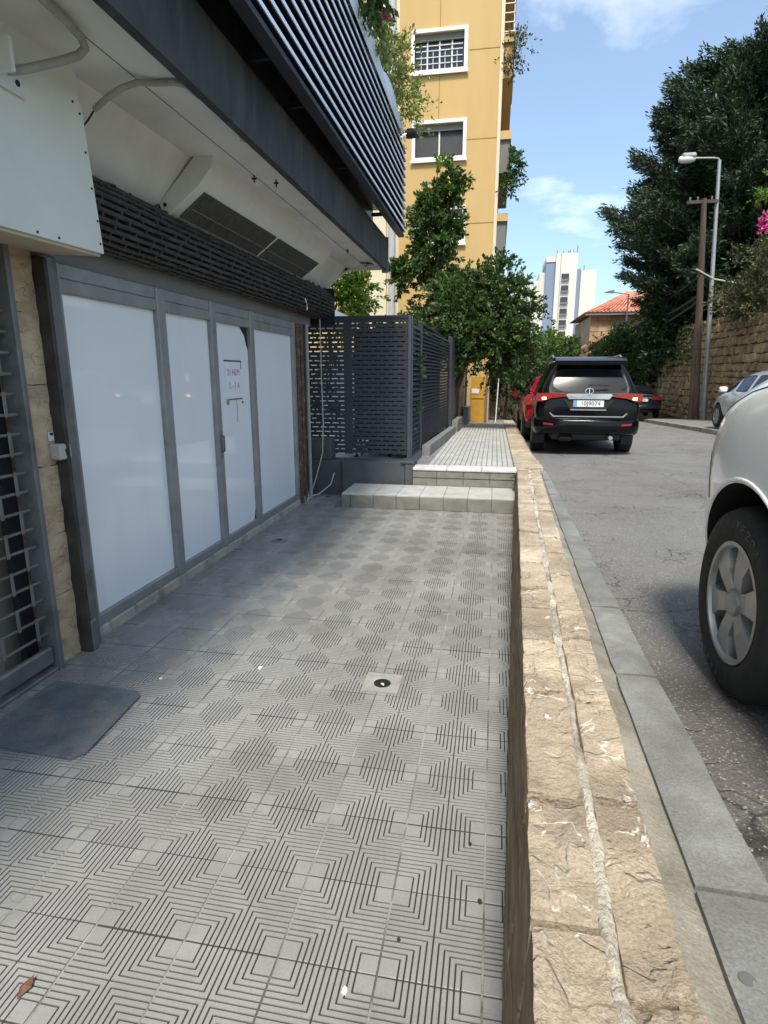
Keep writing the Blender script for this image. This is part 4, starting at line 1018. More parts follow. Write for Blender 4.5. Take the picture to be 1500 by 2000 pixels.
# tall ivy-like tree against the yellow wall
c = []
for (z, x, r) in ((2.6, -1.55, .95), (3.3, -1.60, .85), (3.9, -1.62, .80), (4.5, -1.70, .75), (5.0, -1.75, .72), (5.5, -1.85, .62), (6.0, -1.75, .5), (6.3, -1.25, .32), (4.3, -2.45, .42), (4.0, -1.0, .45), (5.3, -1.3, .5)):
    c.append(((x - .08, 16.6, z), (r * .74, r * .7, .48), 1250))
t = tree('slender_tree', 'slender dark green tree standing against the yellow building', (-1.6, 16.6, .3), (-1.6, 16.6, 6.6), .11, [(.6, (-1.2, 16.4, 5.9)), (.5, (-2.3, 16.5, 4.3)), (.8, (-1.1, 16.6, 6.4))])
foliage('crown', c, .085, 'leaf_mid', t, seed=21, sub=14, subr=.42)
foliage('crown', [((-1.55, 16.6, 6.85), (.22, .2, .25), 110), ((-1.0, 16.6, 6.45), (.28, .2, .2), 110)], .09, 'leaf_bright', t, seed=22, sub=5)
# big bush over the sidewalk end
c = []
rngb = random.Random(5)
for p in fill((-.35, 15.6, 3.0), (1.25, .9, 1.1), .55, 31): c.append((p, (.5, .45, .38), 620))
c += [((.18, 15.4, 3.25), (.45, .5, .42), 900), ((.50, 15.5, 2.75), (.34, .4, .42), 650), ((-.05, 15.4, 4.05), (.5, .4, .35), 800), ((.2, 15.4, 2.35), (.7, .6, .5), 1000), ((.55, 16.0, 2.05), (.5, .6, .4), 700)]
t = tree('spreading_bush_tree', 'wide dark bushy tree hanging over the far end of the sidewalk', (-1.25, 15.8, .3), (-.5, 15.6, 3.0), .12, [(.7, (.4, 15.4, 3.2)), (.8, (-.2, 15.5, 3.9)), (.6, (.6, 15.7, 2.4))])
foliage('crown', c, .075, 'leaf_mid', t, seed=23, sub=12, subr=.40)
c = [((-1.5, 15.0, 2.6), (.7, .5, .3), 900), ((-2.2, 15.0, 2.75), (.5, .4, .3), 600)]
t = tree('hedge_shrub', 'dark shrub showing just above the louvred fence', (-1.8, 15, .4), (-1.8, 15, 2.5), .07, [])
foliage('crown', c, .07, 'leaf_mid', t, seed=24, sub=12)
# shady shrubs beyond the sidewalk
c = [((.1, 20.6, 2.2), (.9, .5, .6), 1500), ((.8, 21, 2.0), (.9, .5, .7), 1500), ((.4, 21.2, 1.2), (1.0, .4, .8), 1500), ((1.3, 22, 1.4), (.8, .5, .9), 1200)]
t = tree('shade_shrub', 'very dark shrub in the shade beyond the end of the sidewalk', (.4, 21.3, -.2), (.4, 21.2, 1.8), .07, [])
foliage('crown', c, .08, 'leaf_dark', t, seed=25, sub=14, subr=.42)
# light green tree behind the slotted fence
c = [((-3.95, 14.0, 3.7), (.95, .6, .6), 2300), ((-3.3, 14.2, 3.5), (.5, .4, .5), 1200), ((-4.4, 14, 4.1), (.8, .6, .6), 1500), ((-3.5, 14, 2.9), (.6, .5, .4), 800)]
t = tree('light_green_tree', 'bright green tree seen between the balcony and the slotted fence', (-3.9, 14.2, .44), (-3.9, 14.1, 3.4), .09, [(.8, (-3.3, 14.2, 3.5))])
foliage('crown', c, .075, 'leaf_bright', t, seed=26, sub=16)
# parasol behind the fence
PS = thing('white_parasol', 'white parasol top behind the slotted fence', 'parasol', (-3.1, 10.5, .44))
m = MB(); apx = (-3.45, 10.5, 3.05); n = 8; R0 = 1.05
for k in range(n):
    a0, a1 = 2 * math.pi * k / n, 2 * math.pi * (k + 1) / n
    p0 = (apx[0] + R0 * math.cos(a0), apx[1] + R0 * math.sin(a0), 2.60); p1 = (apx[0] + R0 * math.cos(a1), apx[1] + R0 * math.sin(a1), 2.60)
    m.add([apx, p0, p1, (p0[0], p0[1], 2.50), (p1[0], p1[1], 2.50)], [(0, 1, 2), (1, 3, 4, 2)])
part('canopy', m, 'canvas_white', PS)
m = MB(); m.cyl((apx[0], apx[1], .44), (apx[0], apx[1], 3.0), .025, n=10); part('pole', m, 'galv', PS)
m = MB(); m.cyl((apx[0], apx[1], .44), (apx[0], apx[1], .52), .28, .26, n=16); part('base', m, 'concrete', PS)

# ------------------------------------------------------------------ yellow apartment building
YB = thing('yellow_building', 'tall yellow apartment block with white-framed windows', 'building', (-3, 20, 0))
YF = 19.0; YR = -.18
m = MB()
wins = [(-2.72, -1.13, 9.95, 11.05), (-2.68, -1.10, 7.72, 8.78), (-2.62, -1.06, 5.45, 6.50)]
holes = [(a + .1, b - .1, c_ + .1, d - .1) for a, b, c_, d in wins] 
# facade built as strips around the openings
zs = [-.6] + [v for (a, b, c_, d) in sorted(holes, key=lambda q: q[2]) for v in (c_, d)] + [17]
for q in range(len(zs) - 1):
    hole = next((h for h in holes if abs(h[2] - zs[q]) < 1e-6), None)
    if hole:
        m.box(-3.05, hole[0], YF, YF + .3, zs[q], zs[q + 1]); m.box(hole[1], YR, YF, YF + .3, zs[q], zs[q + 1])
    else: m.box(-3.05, YR, YF, YF + .3, zs[q], zs[q + 1])
part('facade', m, 'yellow', YB)
part('side_wall', B(-.5, YR - .001, YF + .302, 28, -.6, 17), 'yellow', YB)
part('left_wall', B(-8, -4.0, YF - .02, YF + .28, -.6, 17), 'yellow', YB)
part('cream_pilaster', B(-3.95, -3.42, YF - .12, YF + .2, -.6, 17), 'cream', YB)
part('recess', B(-3.42, -3.05, YF - .02, YF + .2, -.6, 17), 'cream', YB)
m = MB(); m.cyl((-3.24, YF - .12, .3), (-3.24, YF - .12, 17), .10, n=14); part('down_pipe', m, 'pipe_grey', YB, smooth=True)
part('dark_window', B(-4.3, -4.05, YF - .06, YF - .021, 8.6, 11.2), 'glass_dark', YB)
for z in (9.9, 7.78 + .62, 6.1): pass
def joint(x0, x1, z0, z1): part('joint', B(x0, x1, YF - .006, YF - .001, z0, z1), 'yellow_joint', YB)
for zj, xl in ((10.42, -2.73), (None, None)):
    if zj: joint(-3.05, xl, zj, zj + .02)
for zj in (10.45, 8.22, 6.0): joint(-1.10, YR - .01, zj, zj + .022)
for (za, zb) in ((11.05, 17), (8.78, 9.95), (6.5, 7.72)): joint(-1.92, -1.90, za, zb)
for (za, zb) in ((5.4, 11.3),): joint(-1.095, -1.085, za, zb) if False else None
for wi, (a, b, c_, d) in enumerate(wins):
    wnd = part('window', sbox(sbox(sbox(sbox(MB(), a, b, YF - .05, YF + .12, c_, c_ + .10), a, b, YF - .05, YF + .12, d - .09, d), a, a + .10, YF - .05, YF + .12, c_ + .10, d - .09), b - .10, b, YF - .05, YF + .12, c_ + .10, d - .09), 'white_paint', YB)
    link_p = lambda nm, mb, mm: part(nm, mb, mm, wnd)
    link_p('blind_box', B(a + .10, b - .10, YF + .05, YF + .11, d - .26, d - .09), 'dull_grey')
    link_p('pane', B(a + .10, b - .10, YF + .13, YF + .15, c_ + .10, d - .20), 'glass_dark' if wi != 1 else 'screen_dark')
    nb = 2 if wi == 1 else 4
    for k in range(1, nb): 
        x = a + .10 + (b - a - .20) * k / nb; link_p('mullion', B(x - .02, x + .02, YF + .09, YF + .128, c_ + .10, d - .20), 'white_paint')
    if wi != 1:
        for k in range(nb):
            xa = a + .12 + (b - a - .24) * k / nb; xb = xa + (b - a - .24) / nb - .03
            for zz2 in (.18, .34, .50, .62): link_p('bar', B(xa, xb, YF + .07, YF + .085, c_ + .10 + zz2, c_ + .118 + zz2), 'white_paint')
            mid = (xa + xb) / 2; link_p('bar', B(mid - .008, mid + .008, YF + .0855, YF + .09, c_ + .12, c_ + .60), 'white_paint')
    link_p('sill', B(a - .03, b + .03, YF - .09, YF - .051, c_ - .04, c_ + .03), 'white_paint')
# right-hand balconies
for bi, zf in enumerate((6.05, 8.20, 10.6, 13.0)):
    bal = part('balcony', B(YR + .002, .12, YF + .15, YF + 4, zf - .85, zf), 'dull_grey' if bi < 2 else 'yellow', YB)
    part('slab_edge', B(YR + .002, .16, YF + .08, YF + 4.05, zf + .002, zf + .22), 'yellow', bal)
    if bi >= 2:
        for k in range(9): 
            y = YF + .1 + k * .45; part('rail_bar', B(.10, .12, y, y + .02, zf + .23, zf + 1.0), 'white_paint', bal)
        for k in range(4): part('rail_bar', B(YR + .02, .12, YF + .085, YF + .10, zf + .25 + k * .22, zf + .27 + k * .22), 'white_paint', bal)
part('corner_trim', B(YR - .06, YR + .03, YF - .03, YF - .007, 3, 17), 'cream', YB)
for (z, lab, mm, n) in ((10.9, 'dry dark plant on the upper balcony of the yellow building', 'leaf_dry', 350), (7.9, 'green plant trailing from the middle balcony of the yellow building', 'leaf_mid', 900)):
    t = thing('balcony_plant', lab, 'plant', (.2, YF + .2, z - .6))
    foliage('leaves', [((.22, YF + .2, z - .35), (.28, .4, .45), n), ((.12, YF + .1, z - .9), (.2, .3, .3), n // 3)], .07, mm, t, seed=int(z * 10), sub=14)
    m = MB(); m.tube([(.1, YF + .2, z - .9), (.2, YF + .2, z - .3), (.3, YF + .15, z + .1)], .012, 5); part('stem', m, 'bark', t)
GT = thing('yellow_gate', 'orange-yellow metal gate at the end of the sidewalk', 'gate', (-.45, 18.7, 0))
part('gate_leaf', B(-.72, -.30, 18.72, 18.76, -.05, 1.62, c=.008), 'yellow_gate', GT)
part('gate_rail', B(-.70, -.32, 18.70, 18.719, .95, 1.0), 'yellow_gate', GT)
part('label_plate', B(-.70, -.48, 18.705, 18.719, 1.10, 1.24), 'plate', GT)
part('gate_post', B(-.285, -.22, 18.70, 18.80, -.1, 1.75), 'steel_grey', GT)
m = MB(); m.cyl((.05, 19.2, 0), (.10, 19.2, 1.55), .018, n=8); single('white_stake', m, 'white_paint', 'thin white stake leaning beyond the end of the sidewalk', 'stake')
m = MB(); m.box(-.12, .22, 19.6, 20.2, -.02, .10, c=.02); single('pale_crate', m, 'tower_blue', 'low bluish crate on the ground behind the white stake', 'crate')
part('ground_floor_wall', B(-.30, 1.6, 23.5, 23.7, -.6, 2.2), 'wall_core', YB)

# ------------------------------------------------------------------ far tower
TW = thing('white_tower', 'white high-rise with blue-grey vertical bands in the distance', 'building', (15, 165, 0))
TY = 160
def tw(nm, x0, x1, dy, z1, mm): return part(nm, B(x0, x1, TY + dy, TY + 14, -4, z1), mm, TW)
tw('wing', 4.6, 8.6, 3, 23.4, 'tower'); tw('wing', 8.61, 9.8, 2.5, 24.6, 'tower'); tw('wing', 9.81, 11.2, 2.2, 26.4, 'tower')
tw('blue_band', 11.21, 13.5, 1.2, 28.6, 'tower_blue'); part('band_cap', B(11.21, 13.5, TY + 1.0, TY + 14, 28.61, 29.8), 'tower', TW)
tw('main_slab', 13.51, 18.6, 0, 30.4, 'tower'); tw('blue_band', 18.61, 19.7, 1.4, 26.9, 'tower_blue'); tw('wing', 19.71, 23.4, 1.0, 26.6, 'tower')
for k in range(8):
    z = 24.2 - 2.72 * k
    part('balcony_opening', B(15.0, 16.75, TY - .3, TY - .01, z, z + 1.45), 'screen_dark', TW); part('balcony_rail', B(14.9, 16.85, TY - .5, TY - .31, z - .25, z + .22), 'dull_grey', TW)
part('parapet_joint', B(14.6, 14.7, TY - .05, TY - .01, -4, 30.4), 'dull_grey', TW)
m = MB(); m.cyl((17.2, TY + 1, 30.4), (17.2, TY + 1, 31.3), .7, .45, n=12); part('water_tank', m, 'galv', TW)
for (x, h) in ((13.7, 31.2), (15.2, 31.0), (16.4, 31.1), (18.5, 32.2), (20.3, 27.6)):
    m = MB(); m.cyl((x, TY + 1, 26.5), (x, TY + 1, h), .10, n=6); part('antenna', m, 'dull_grey', TW)

# ------------------------------------------------------------------ red-roofed stone house
HS = thing('red_roof_house', 'stone house with a red tiled hip roof beyond the trees', 'house', (8.5, 45, 0))
HY = 42
part('wall', B(5.95, 13, HY, HY + 8, -1.5, 5.35), 'house_stone', HS)
for k in range(7):
    z = 3.0 + k * .34
    for q in range(9):
        x = 5.95 + q * .5 + (.25 if k % 2 else 0); part('stone', B(x + .01, x + .49, HY - .03, HY - .001, z + .01, z + .33, c=.012), 'house_stone', HS)
part('gutter', B(5.55, 13.2, HY - .45, HY - .02, 5.36, 5.55), 'dull_grey', HS)
rb = [(5.5, HY - .5, 5.55), (13.4, HY - .5, 5.55), (13.4, HY + 8.5, 5.55), (5.5, HY + 8.5, 5.55)]
m = MB(); m.add(rb + [(8.7, HY + 3.0, 7.15), (10.4, HY + 3.6, 7.15)], [(0, 1, 5, 4), (1, 2, 5), (2, 3, 4, 5), (3, 0, 4), (3, 2, 1, 0)]); RF = part('roof', m, 'roof_tile', HS)
m = MB()
for k in range(30):       # tile ribs on the front slope
    t_ = k / 29; x = 5.7 + 7.5 * t_; p0 = Vector((x, HY - .5, 5.57)); xt = 8.7 + 1.7 * t_; p1 = Vector((xt, HY + 3.0, 7.17)); m.tube([p0, p0.lerp(p1, .97)], .06, 5)
part('tile_rib', m, 'roof_tile', RF, kind='stuff')
LHS = thing('low_lean_to', 'low lean-to with a red tiled roof beside the stone house', 'house', (5.8, 39, -1))
part('wall', B(5.3, 6.9, 39.0, 41.8, -1.5, 2.7), 'house_stone', LHS)
m = MB(); m.hexa([(4.6, 38.3, 2.55), (6.9, 38.3, 3.45), (6.9, 41.9, 3.45), (4.6, 41.9, 2.55), (4.6, 38.3, 2.63), (6.9, 38.3, 3.53), (6.9, 41.9, 3.53), (4.6, 41.9, 2.63)]); part('roof', m, 'roof_tile', LHS)
m = MB(); m.hexa([(5.0, 38.9, 3.1), (6.95, 38.9, 4.1), (6.95, 41.9, 4.1), (5.0, 41.9, 3.1), (5.0, 38.9, 3.18), (6.95, 38.9, 4.18), (6.95, 41.9, 4.18), (5.0, 41.9, 3.18)]); part('upper_roof', m, 'roof_tile', LHS)
m = MB(); m.cyl((6.35, 38.4, -1), (6.35, 38.4, 3.2), .06, n=8); part('down_pipe', m, 'cable_pale', LHS)
m = MB(); m.cyl((4.7, 38.4, -1), (4.7, 38.4, 2.6), .05, n=8); part('down_pipe', m, 'galv', LHS)
FLM = thing('far_street_lamp', 'thin street lamp in front of the white tower', 'street lamp', (8.35, 44, -1.3))
def rp_(x, y, d):      # helper: nothing drawn from pixels, plain sizes below
    return None
m = MB(); m.cyl((8.0, 41.2, -1.3), (8.0, 41.2, 6.55), .05, n=8); part('pole', m, 'steel_grey', FLM)
m = MB(); m.cyl((8.0, 41.2, 6.55), (7.1, 41.2, 6.68), .035, n=8); part('arm', m, 'steel_grey', FLM)
m = MB(); m.prism([(7.12, 6.62), (7.12, 6.80), (6.85, 6.78), (6.55, 6.69), (6.55, 6.66)], 'y', 41.1, 41.3); part('lamp_head', m, 'dull_grey', FLM)
# distant trees
t = tree('distant_tree', 'yellow-green tree below the white tower', (4.2, 48, -1.2), (4.2, 48, 3.4), .16, [])
c = [(p, (.8, .8, .6), 420) for p in fill((4.2, 48, 3.0), (2.0, 1.6, 1.4), 1.0, 41)]
foliage('crown', c, .16, 'leaf_bright', t, seed=42, sub=9)
t = tree('distant_tree', 'deep green tree filling the view above the black car', (2.6, 38, -1.0), (2.6, 38, 2.4), .16, [])
c = [(p, (.8, .8, .6), 420) for p in fill((2.3, 38, 2.2), (2.3, 1.5, 1.8), 1.0, 43)]
foliage('crown', c, .14, 'leaf_mid', t, seed=44, sub=9)
t = tree('distant_tree', 'green hedge-like tree below the red roofed house', (7.3, 35.5, -.9), (7.3, 35.5, 2.6), .14, [])
c = [(p, (.8, .7, .6), 500) for p in fill((7.4, 35.5, 2.4), (1.9, 1.2, 1.75), .9, 45)]
foliage('crown', c, .11, 'leaf_mid', t, seed=46, sub=10)
t = tree('distant_tree', 'pale green bush against the stone house wall', (7.0, 37.2, -.9), (7.0, 37.2, 3), .1, [])
foliage('crown', [(p, (.7, .6, .5), 420) for p in fill((6.95, 37.2, 3.0), (1.0, .7, .95), .75, 47)], .11, 'leaf_bright', t, seed=48, sub=9)
t = tree('backdrop_tree', 'dark tree line closing the street behind the red car', (-1.5, 52, -1.3), (-1.5, 52, 3), .2, [])
foliage('crown', [(p, (1.2, 1, .8), 420) for p in fill((-1, 52, 2.0), (4.5, 1.5, 2.6), 1.5, 49)], .2, 'leaf_dark', t, seed=50, sub=9)

# ------------------------------------------------------------------ right side: sidewalk, stone wall, poles, trees
RX = 7.85
m = MB(); ys3 = [6 + .8 * i for i in range(25)]
for y in ys3:
    for (x, dz) in ((5.72, -.02), (5.76, .12), (6.0, .125), (RX + .2, .15)): m.v.append((x + (0 if y < 23 else .08 * (y - 23) ** 1.5), y, zr(y) + dz))
for i in range(len(ys3) - 1):
    for k in range(3): a = i * 4 + k; m.face((a, a + 1, a + 5, a + 4))
FSW = struct('far_sidewalk', m, 'concrete')
for k in range(17):
    y = 8 + k * .95
    mb = rough_block((5.64, 5.80, y + .005, y + .94, zr(y) - .2, zr(y) + .125), (2, 4, 2), .02, .008, 6, warp=lambda p, y=y: Vector((p.x, p.y, p.z + zr(p.y) - zr(y))), seed=k * 1.7); part('kerb_stone', mb, 'filler', FSW, smooth=True, fix=False)
RW = thing('tall_stone_wall', 'tall rough brown stone wall along the right side of the street', 'wall', (RX, 22, 0))
part('wall_core', B(RX + .06, RX + .6, 8, 44, -2.5, 3.72), 'wall_core', RW)
stones = []
protos = []
for q in range(14):
    L = .26 + .06 * (q % 6); H_ = .262; mb = rough_block((0, .14, 0, L, 0, H_), (4, 6, 5), .035, .042, 5.5, seed=q * 9.1); me = mb.mesh('stone'); me.materials.append(MATS['wall_stone']); me.polygons.foreach_set('use_smooth', [True] * len(me.polygons)); protos.append((me, L))
rest = MB()
cnt = 0
rowz = [-.15]
while rowz[-1] < 3.6: rowz.append(rowz[-1] + random.choice((.19, .23, .27, .31)))
for r in range(len(rowz) - 1):
    z = rowz[r]; hsc = (rowz[r + 1] - z - .012) / .262; y = 14.0 + random.uniform(0, .4)
    while y < 43:
        me, L = random.choice(protos)
        if y < 22.5 and cnt < 300 and z + .27 > .1:
            o = bpy.data.objects.new('stone', me); COL.objects.link(o); o.parent = RW; o.matrix_parent_inverse = Matrix.Translation(-Vector(RW.location))
            o.location = (RX + random.uniform(-.035, .03), y, z + random.uniform(-.01, .01)); o.rotation_euler = (random.uniform(-.04, .04), 0, random.uniform(-.05, .05)); o.scale = (1, 1, hsc); cnt += 1
        elif y >= 22.5:
            dx = random.uniform(-.035, .03); zo = min(0, (22.5 - y) * .05)
            base = len(rest.v); rest.v += [(v.co.x + RX + dx, v.co.y + y, v.co.z * hsc + z) for v in me.vertices]
            for p in me.polygons: rest.f.append(tuple(base + i for i in p.vertices)); rest.m.append(0)
        y += L + .012
part('far_stones', rest, 'wall_stone', RW, kind='stuff', fix=False, smooth=True)
part('wall_lower', B(RX + .02, RX + .3, 24, 44, -2.5, -.1), 'wall_core', RW)
m = MB(); m.box(RX + .6, 60, 5, 90, -3.3, 3.3); struct('garden_terrain', m, 'ground')

LP_ = thing('street_lamp', 'tall grey street lamp post beside the wooden pole on the right', 'street lamp', (7.68, 23.9, 0))
m = MB(); m.cyl((7.68, 23.9, -.3), (7.18, 23.9, 8.75), .092, .055, n=14); part('pole', m, 'galv', LP_, smooth=True)
m = MB(); m.tube([(7.18, 23.9, 8.7), (7.15, 23.9, 8.80), (7.0, 23.9, 8.83), (6.4, 23.9, 8.86)], .03, 8); part('arm', m, 'galv', LP_, smooth=True)
m = MB(); m.lathe([(-.28, .02), (-.26, .08), (-.17, .12), (0, .13), (.13, .115), (.26, .07), (.28, .02)], (6.14, 23.9, 8.84), 'x', 16); part('lamp_head', m, 'unit_plastic', LP_, smooth=True)
part('lamp_cap', B(5.95, 6.42, 23.77, 24.03, 8.86, 9.02, c=.05), 'galv', LP_)
m = MB(); m.cyl((7.42, 23.85, 4.95), (6.75, 23.6, 5.25), .028, n=8); m.cyl((7.42, 23.88, 4.95), (8.3, 24, 4.8), .028, n=8); part('side_bracket', m, 'cable_pale', LP_)
WP = thing('wooden_utility_pole', 'dark wooden utility pole with a short crossarm at the right wall', 'utility pole', (7.38, 23.7, 0))
m = MB(); m.cyl((7.36, 23.8, -.3), (6.80, 23.8, 7.55), .14, .09, n=12); part('pole', m, 'wood_pole', WP, smooth=True)
m = MB(); m.cyl((7.20, 23.8, -.3), (6.98, 23.8, 4.4), .10, .06, n=10); part('brace_pole', m, 'wood_pole', WP, smooth=True)
part('crossarm', B(6.25, 7.25, 23.74, 23.86, 7.40, 7.50), 'wood_pole', WP)
for x in (6.35, 6.6, 7.05): m = MB(); m.cyl((x, 23.8, 7.51), (x, 23.8, 7.62), .03, n=8); part('insulator', m, 'steel_grey', WP)
for k, (zz1, sag, lab) in enumerate(((5.6, .5, 'uppermost overhead cable sagging from the wooden pole toward the house'), (4.9, .7, 'middle overhead cable sagging from the wooden pole toward the house'), (4.7, .9, 'lowest overhead cable sagging from the wooden pole toward the house'))):
    a = Vector((7.0, 23.8, zz1 - .5)); b_ = Vector((8.2, 44, 5.0 - .35 * k)); pts = []
    for i in range(20): t_ = i / 19; p = a.lerp(b_, t_); p.z -= sag * 4 * t_ * (1 - t_) * .5; pts.append(p)
    m = MB(); m.tube(pts, .040 if k else .028, 5); single('overhead_cable', m, 'cable', lab, 'cable')

# big dark conifer
CT = thing('dark_conifer', 'huge dark conifer towering over the right-hand wall', 'tree', (10.9, 30.5, 2.8))
cb = Vector((10.9, 30.5, 2.8)); mb = MB(); mb.tube([cb + Vector((.15 * math.sin(k), .1 * math.cos(k * 1.3), k * 1.4)) for k in range(10)], [.42 - .037 * k for k in range(10)], 10); part('trunk', mb, 'bark', CT, smooth=True)
rng = np.random.RandomState(77); Vc = []; limbs = MB(); rr = random.Random(99)
nb = 230
for i in range(nb):
    f = (i + .5) / nb; z0 = 3.6 + 10.4 * f
    az = i * 2.39996 + rr.uniform(-.3, .3)
    # crown envelope: broad middle, tapering top
    env = interp(f, [(0, 2.4), (.10, 3.6), (.22, 5.2), (.34, 5.6), (.5, 5.1), (.62, 4.4), (.75, 3.4), (.88, 2.1), (1, .7)])
    L = env * rr.uniform(.80, 1.10); rise = interp(f, [(0, -.25), (.4, .05), (1, .9)]) * L * rr.uniform(.6, 1.3)
    p0 = Vector((10.9, 30.5, z0)); d = Vector((math.cos(az), math.sin(az), 0)); e = p0 + d * L + Vector((0, 0, rise))
    tipup = Vector((0, 0, .12 * L)); mid = p0.lerp(e, .55) + Vector((0, 0, -.06 * L))
    pts = [p0, p0.lerp(mid, .6), mid, mid.lerp(e, .6) + tipup * .2, e + tipup]
    if f < .75: limbs.tube(pts, [.09, .07, .05, .03, .012], 5, cap=False)
    # foliage sprays along the branch
    ns = int((16 + 15 * L) * (.62 if f < .38 else 1.0))
    for k in range(ns):
        s = .22 + .80 * (k / ns) ** .75
        q = pts[0].lerp(pts[2], s / .55) if s < .55 else pts[2].lerp(pts[4], (s - .55) / .45)
        side = d.cross(Vector((0, 0, 1))) * rr.uniform(-1, 1) * .42 * L * (1.15 - .8 * s) ; q = q + side * .62 + Vector((0, 0, rr.uniform(-.22, .15)))
        n = 30; dirv = np.array((d.x + side.x * .8, d.y + side.y * .8, .30)); dirv /= np.linalg.norm(dirv)
        tt = rng.random(n)[:, None]; P = np.array(q) + dirv * tt * .58 + rng.normal(0, .075, (n, 3))
        Vc.append(leaf_arrays(P, np.tile(dirv, (n, 1)) * 1.0, .062, 3.4, .5, rng))
part('limb', limbs, 'bark', CT, kind='stuff')
link('crown', quads_mesh('crown', np.concatenate(Vc)), 'leaf_conifer', CT)
# ivy mass on the wall and at the foot of the conifer
IV = thing('ivy_thicket', 'dark green ivy-covered thicket above the right-hand stone wall', 'thicket', (9, 28, 3))
cl = []
for p in fill((9.3, 29.5, 5.2), (2.3, 2.4, 3.0), 1.35, 61): cl.append((p, (.9, .9, .8), 620))
for p in fill((8.0, 31.5, 3.2), (1.0, 3.0, 1.8), 1.0, 62): cl.append((p, (.7, .8, .6), 420))
foliage('leaves', cl, .13, 'leaf_dark', IV, seed=63, sub=10, subr=.42)
m = MB()
for k in range(8): m.tube([(9 + .3 * k, 28 + .3 * k, 2.9), (9 + .32 * k, 28 + .2 * k, 4.5), (8.9 + .35 * k, 27.8 + .2 * k, 6)], .06, 6)
part('stem', m, 'bark', IV, kind='stuff')
WC = thing('wall_creeper', 'dark creeper hanging down the shaded far part of the stone wall', 'creeper', (8.2, 30, 2))
foliage('leaves', [((7.78, 27.0 + 1.1 * k, 2.9 - .15 * (k % 3)), (.14, .7, .9), 340) for k in range(10)], .09, 'leaf_dark', WC, seed=64, sub=10)
BG = thing('bougainvillea_bush', 'dry bougainvillea bush with pink blossoms on top of the right-hand wall', 'bush', (9, 20.5, 3.7))
cl = [(p, (.6, .7, .45), 420) for p in fill((8.1, 21.0, 4.35), (.85, 2.2, 1.0), .9, 65)] + [((8.2, 20.6, 5.4), (.6, .8, .6), 900), ((7.65, 21.6, 3.9), (.45, 1.0, .5), 600), ((7.5, 22.4, 4.3), (.4, .6, .4), 400)]
foliage('leaves', cl, .075, 'leaf_dry', BG, seed=66, sub=10)
foliage('blossoms', [((7.80, 21.0, 6.30), (.22, .3, .10), 170), ((7.95, 21.0, 6.12), (.30, .3, .12), 170), ((7.75, 21.0, 5.95), (.18, .25, .08), 70)], .065, 'pink', BG, seed=67, sub=6)
foliage('sprigs', [((7.5, 21.0, 6.85), (.35, .3, .15), 130), ((7.95, 21.0, 7.1), (.3, .3, .5), 300)], .07, 'leaf_bright', BG, seed=68, sub=6)
m = MB()
for k in range(14): m.tube([(8.2 + .05 * k, 20.4 + .1 * k, 3.2), (8.0 + rr.uniform(-.5, .4), 20.8 + rr.uniform(-1, 1.5), 4.4), (8.0 + rr.uniform(-.6, .6), 20.6 + rr.uniform(-.8, .8), 5.6 + rr.uniform(-.3, .6))], [.03, .018, .006], 5)
part('stem', m, 'bark', BG, kind='stuff')

# ------------------------------------------------------------------ cars
def wheel(parent, x, y, R, wd, rr_, spokes, side, m_rim='rim', sw=.30):
    """side = -1 left, +1 right; wheel centre at (x,y,R); outer face points to side"""
    wv = bpy.data.objects.new('wheel', None); COL.objects.link(wv); wv.parent = parent; wv.location = (x, y, R)
    if side < 0: wv.rotation_euler = (0, 0, math.pi)
    h = wd / 2
    m = MB(); m.lathe([(-h, rr_ * .96), (-h * 1.02, rr_ + .02), (-h * 1.05, (R + rr_) / 2), (-h * .92, R - .02), (-h * .6, R - .004), (0, R), (h * .6, R - .004), (h * .92, R - .02), (h * 1.06, (R + rr_) / 2), (h * 1.02, rr_ + .018), (h * .93, rr_)], n=48)
    part('tyre', m, 'tyre', wv, smooth=True, angle=50, world=False)
    m = MB(); m.lathe([(-h * .9, rr_ * .97), (h * .55, rr_ * .93), (h * .90, rr_ * .97), (h * .97, rr_ * 1.01), (h * .90, rr_ * 1.02)], n=48)
    m.lathe([(h * .25, 0), (h * .25, rr_ * .95)], n=32); part('rim_dish', m, 'rim_dark', wv, smooth=True, world=False, fix=False)
    m = MB()
    for k in range(spokes):
        a = 2 * math.pi * (k + .25) / spokes; c_, s_ = math.cos(a), math.sin(a)
        def P(t, u, v): return (t, u * c_ - v * s_, u * s_ + v * c_)
        w0, w1 = rr_ * sw * .8, rr_ * sw
        pts = []
        for (u, wv_, t) in ((rr_ * .16, w0 * .62, h * .82), (rr_ * .55, w0 * .72, h * .92), (rr_ * .985, w1 * .98, h * .86)):
            pts.append((u, wv_, t))
        for (u0, a0, t0), (u1, a1, t1) in zip(pts, pts[1:]):
            m.hexa([P(h * .4, u0, -a0), P(h * .4, u1, -a1), P(h * .4, u1, a1), P(h * .4, u0, a0), P(t0, u0, -a0 * .8), P(t1, u1, -a1 * .8), P(t1, u1, a1 * .8), P(t0, u0, a0 * .8)])
    m.lathe([(h * .80, rr_ * .97), (h * .98, rr_ * 1.0), (h * .98, rr_ * .93), (h * .80, rr_ * .90)], n=48)
    m.lathe([(h * .5, rr_ * .24), (h * .93, rr_ * .22), (h * .99, rr_ * .17), (h * .96, rr_ * .15), (h * .955, 0)], n=24)
    part('rim', m, m_rim, wv, smooth=True, angle=30, world=False)
    return wv

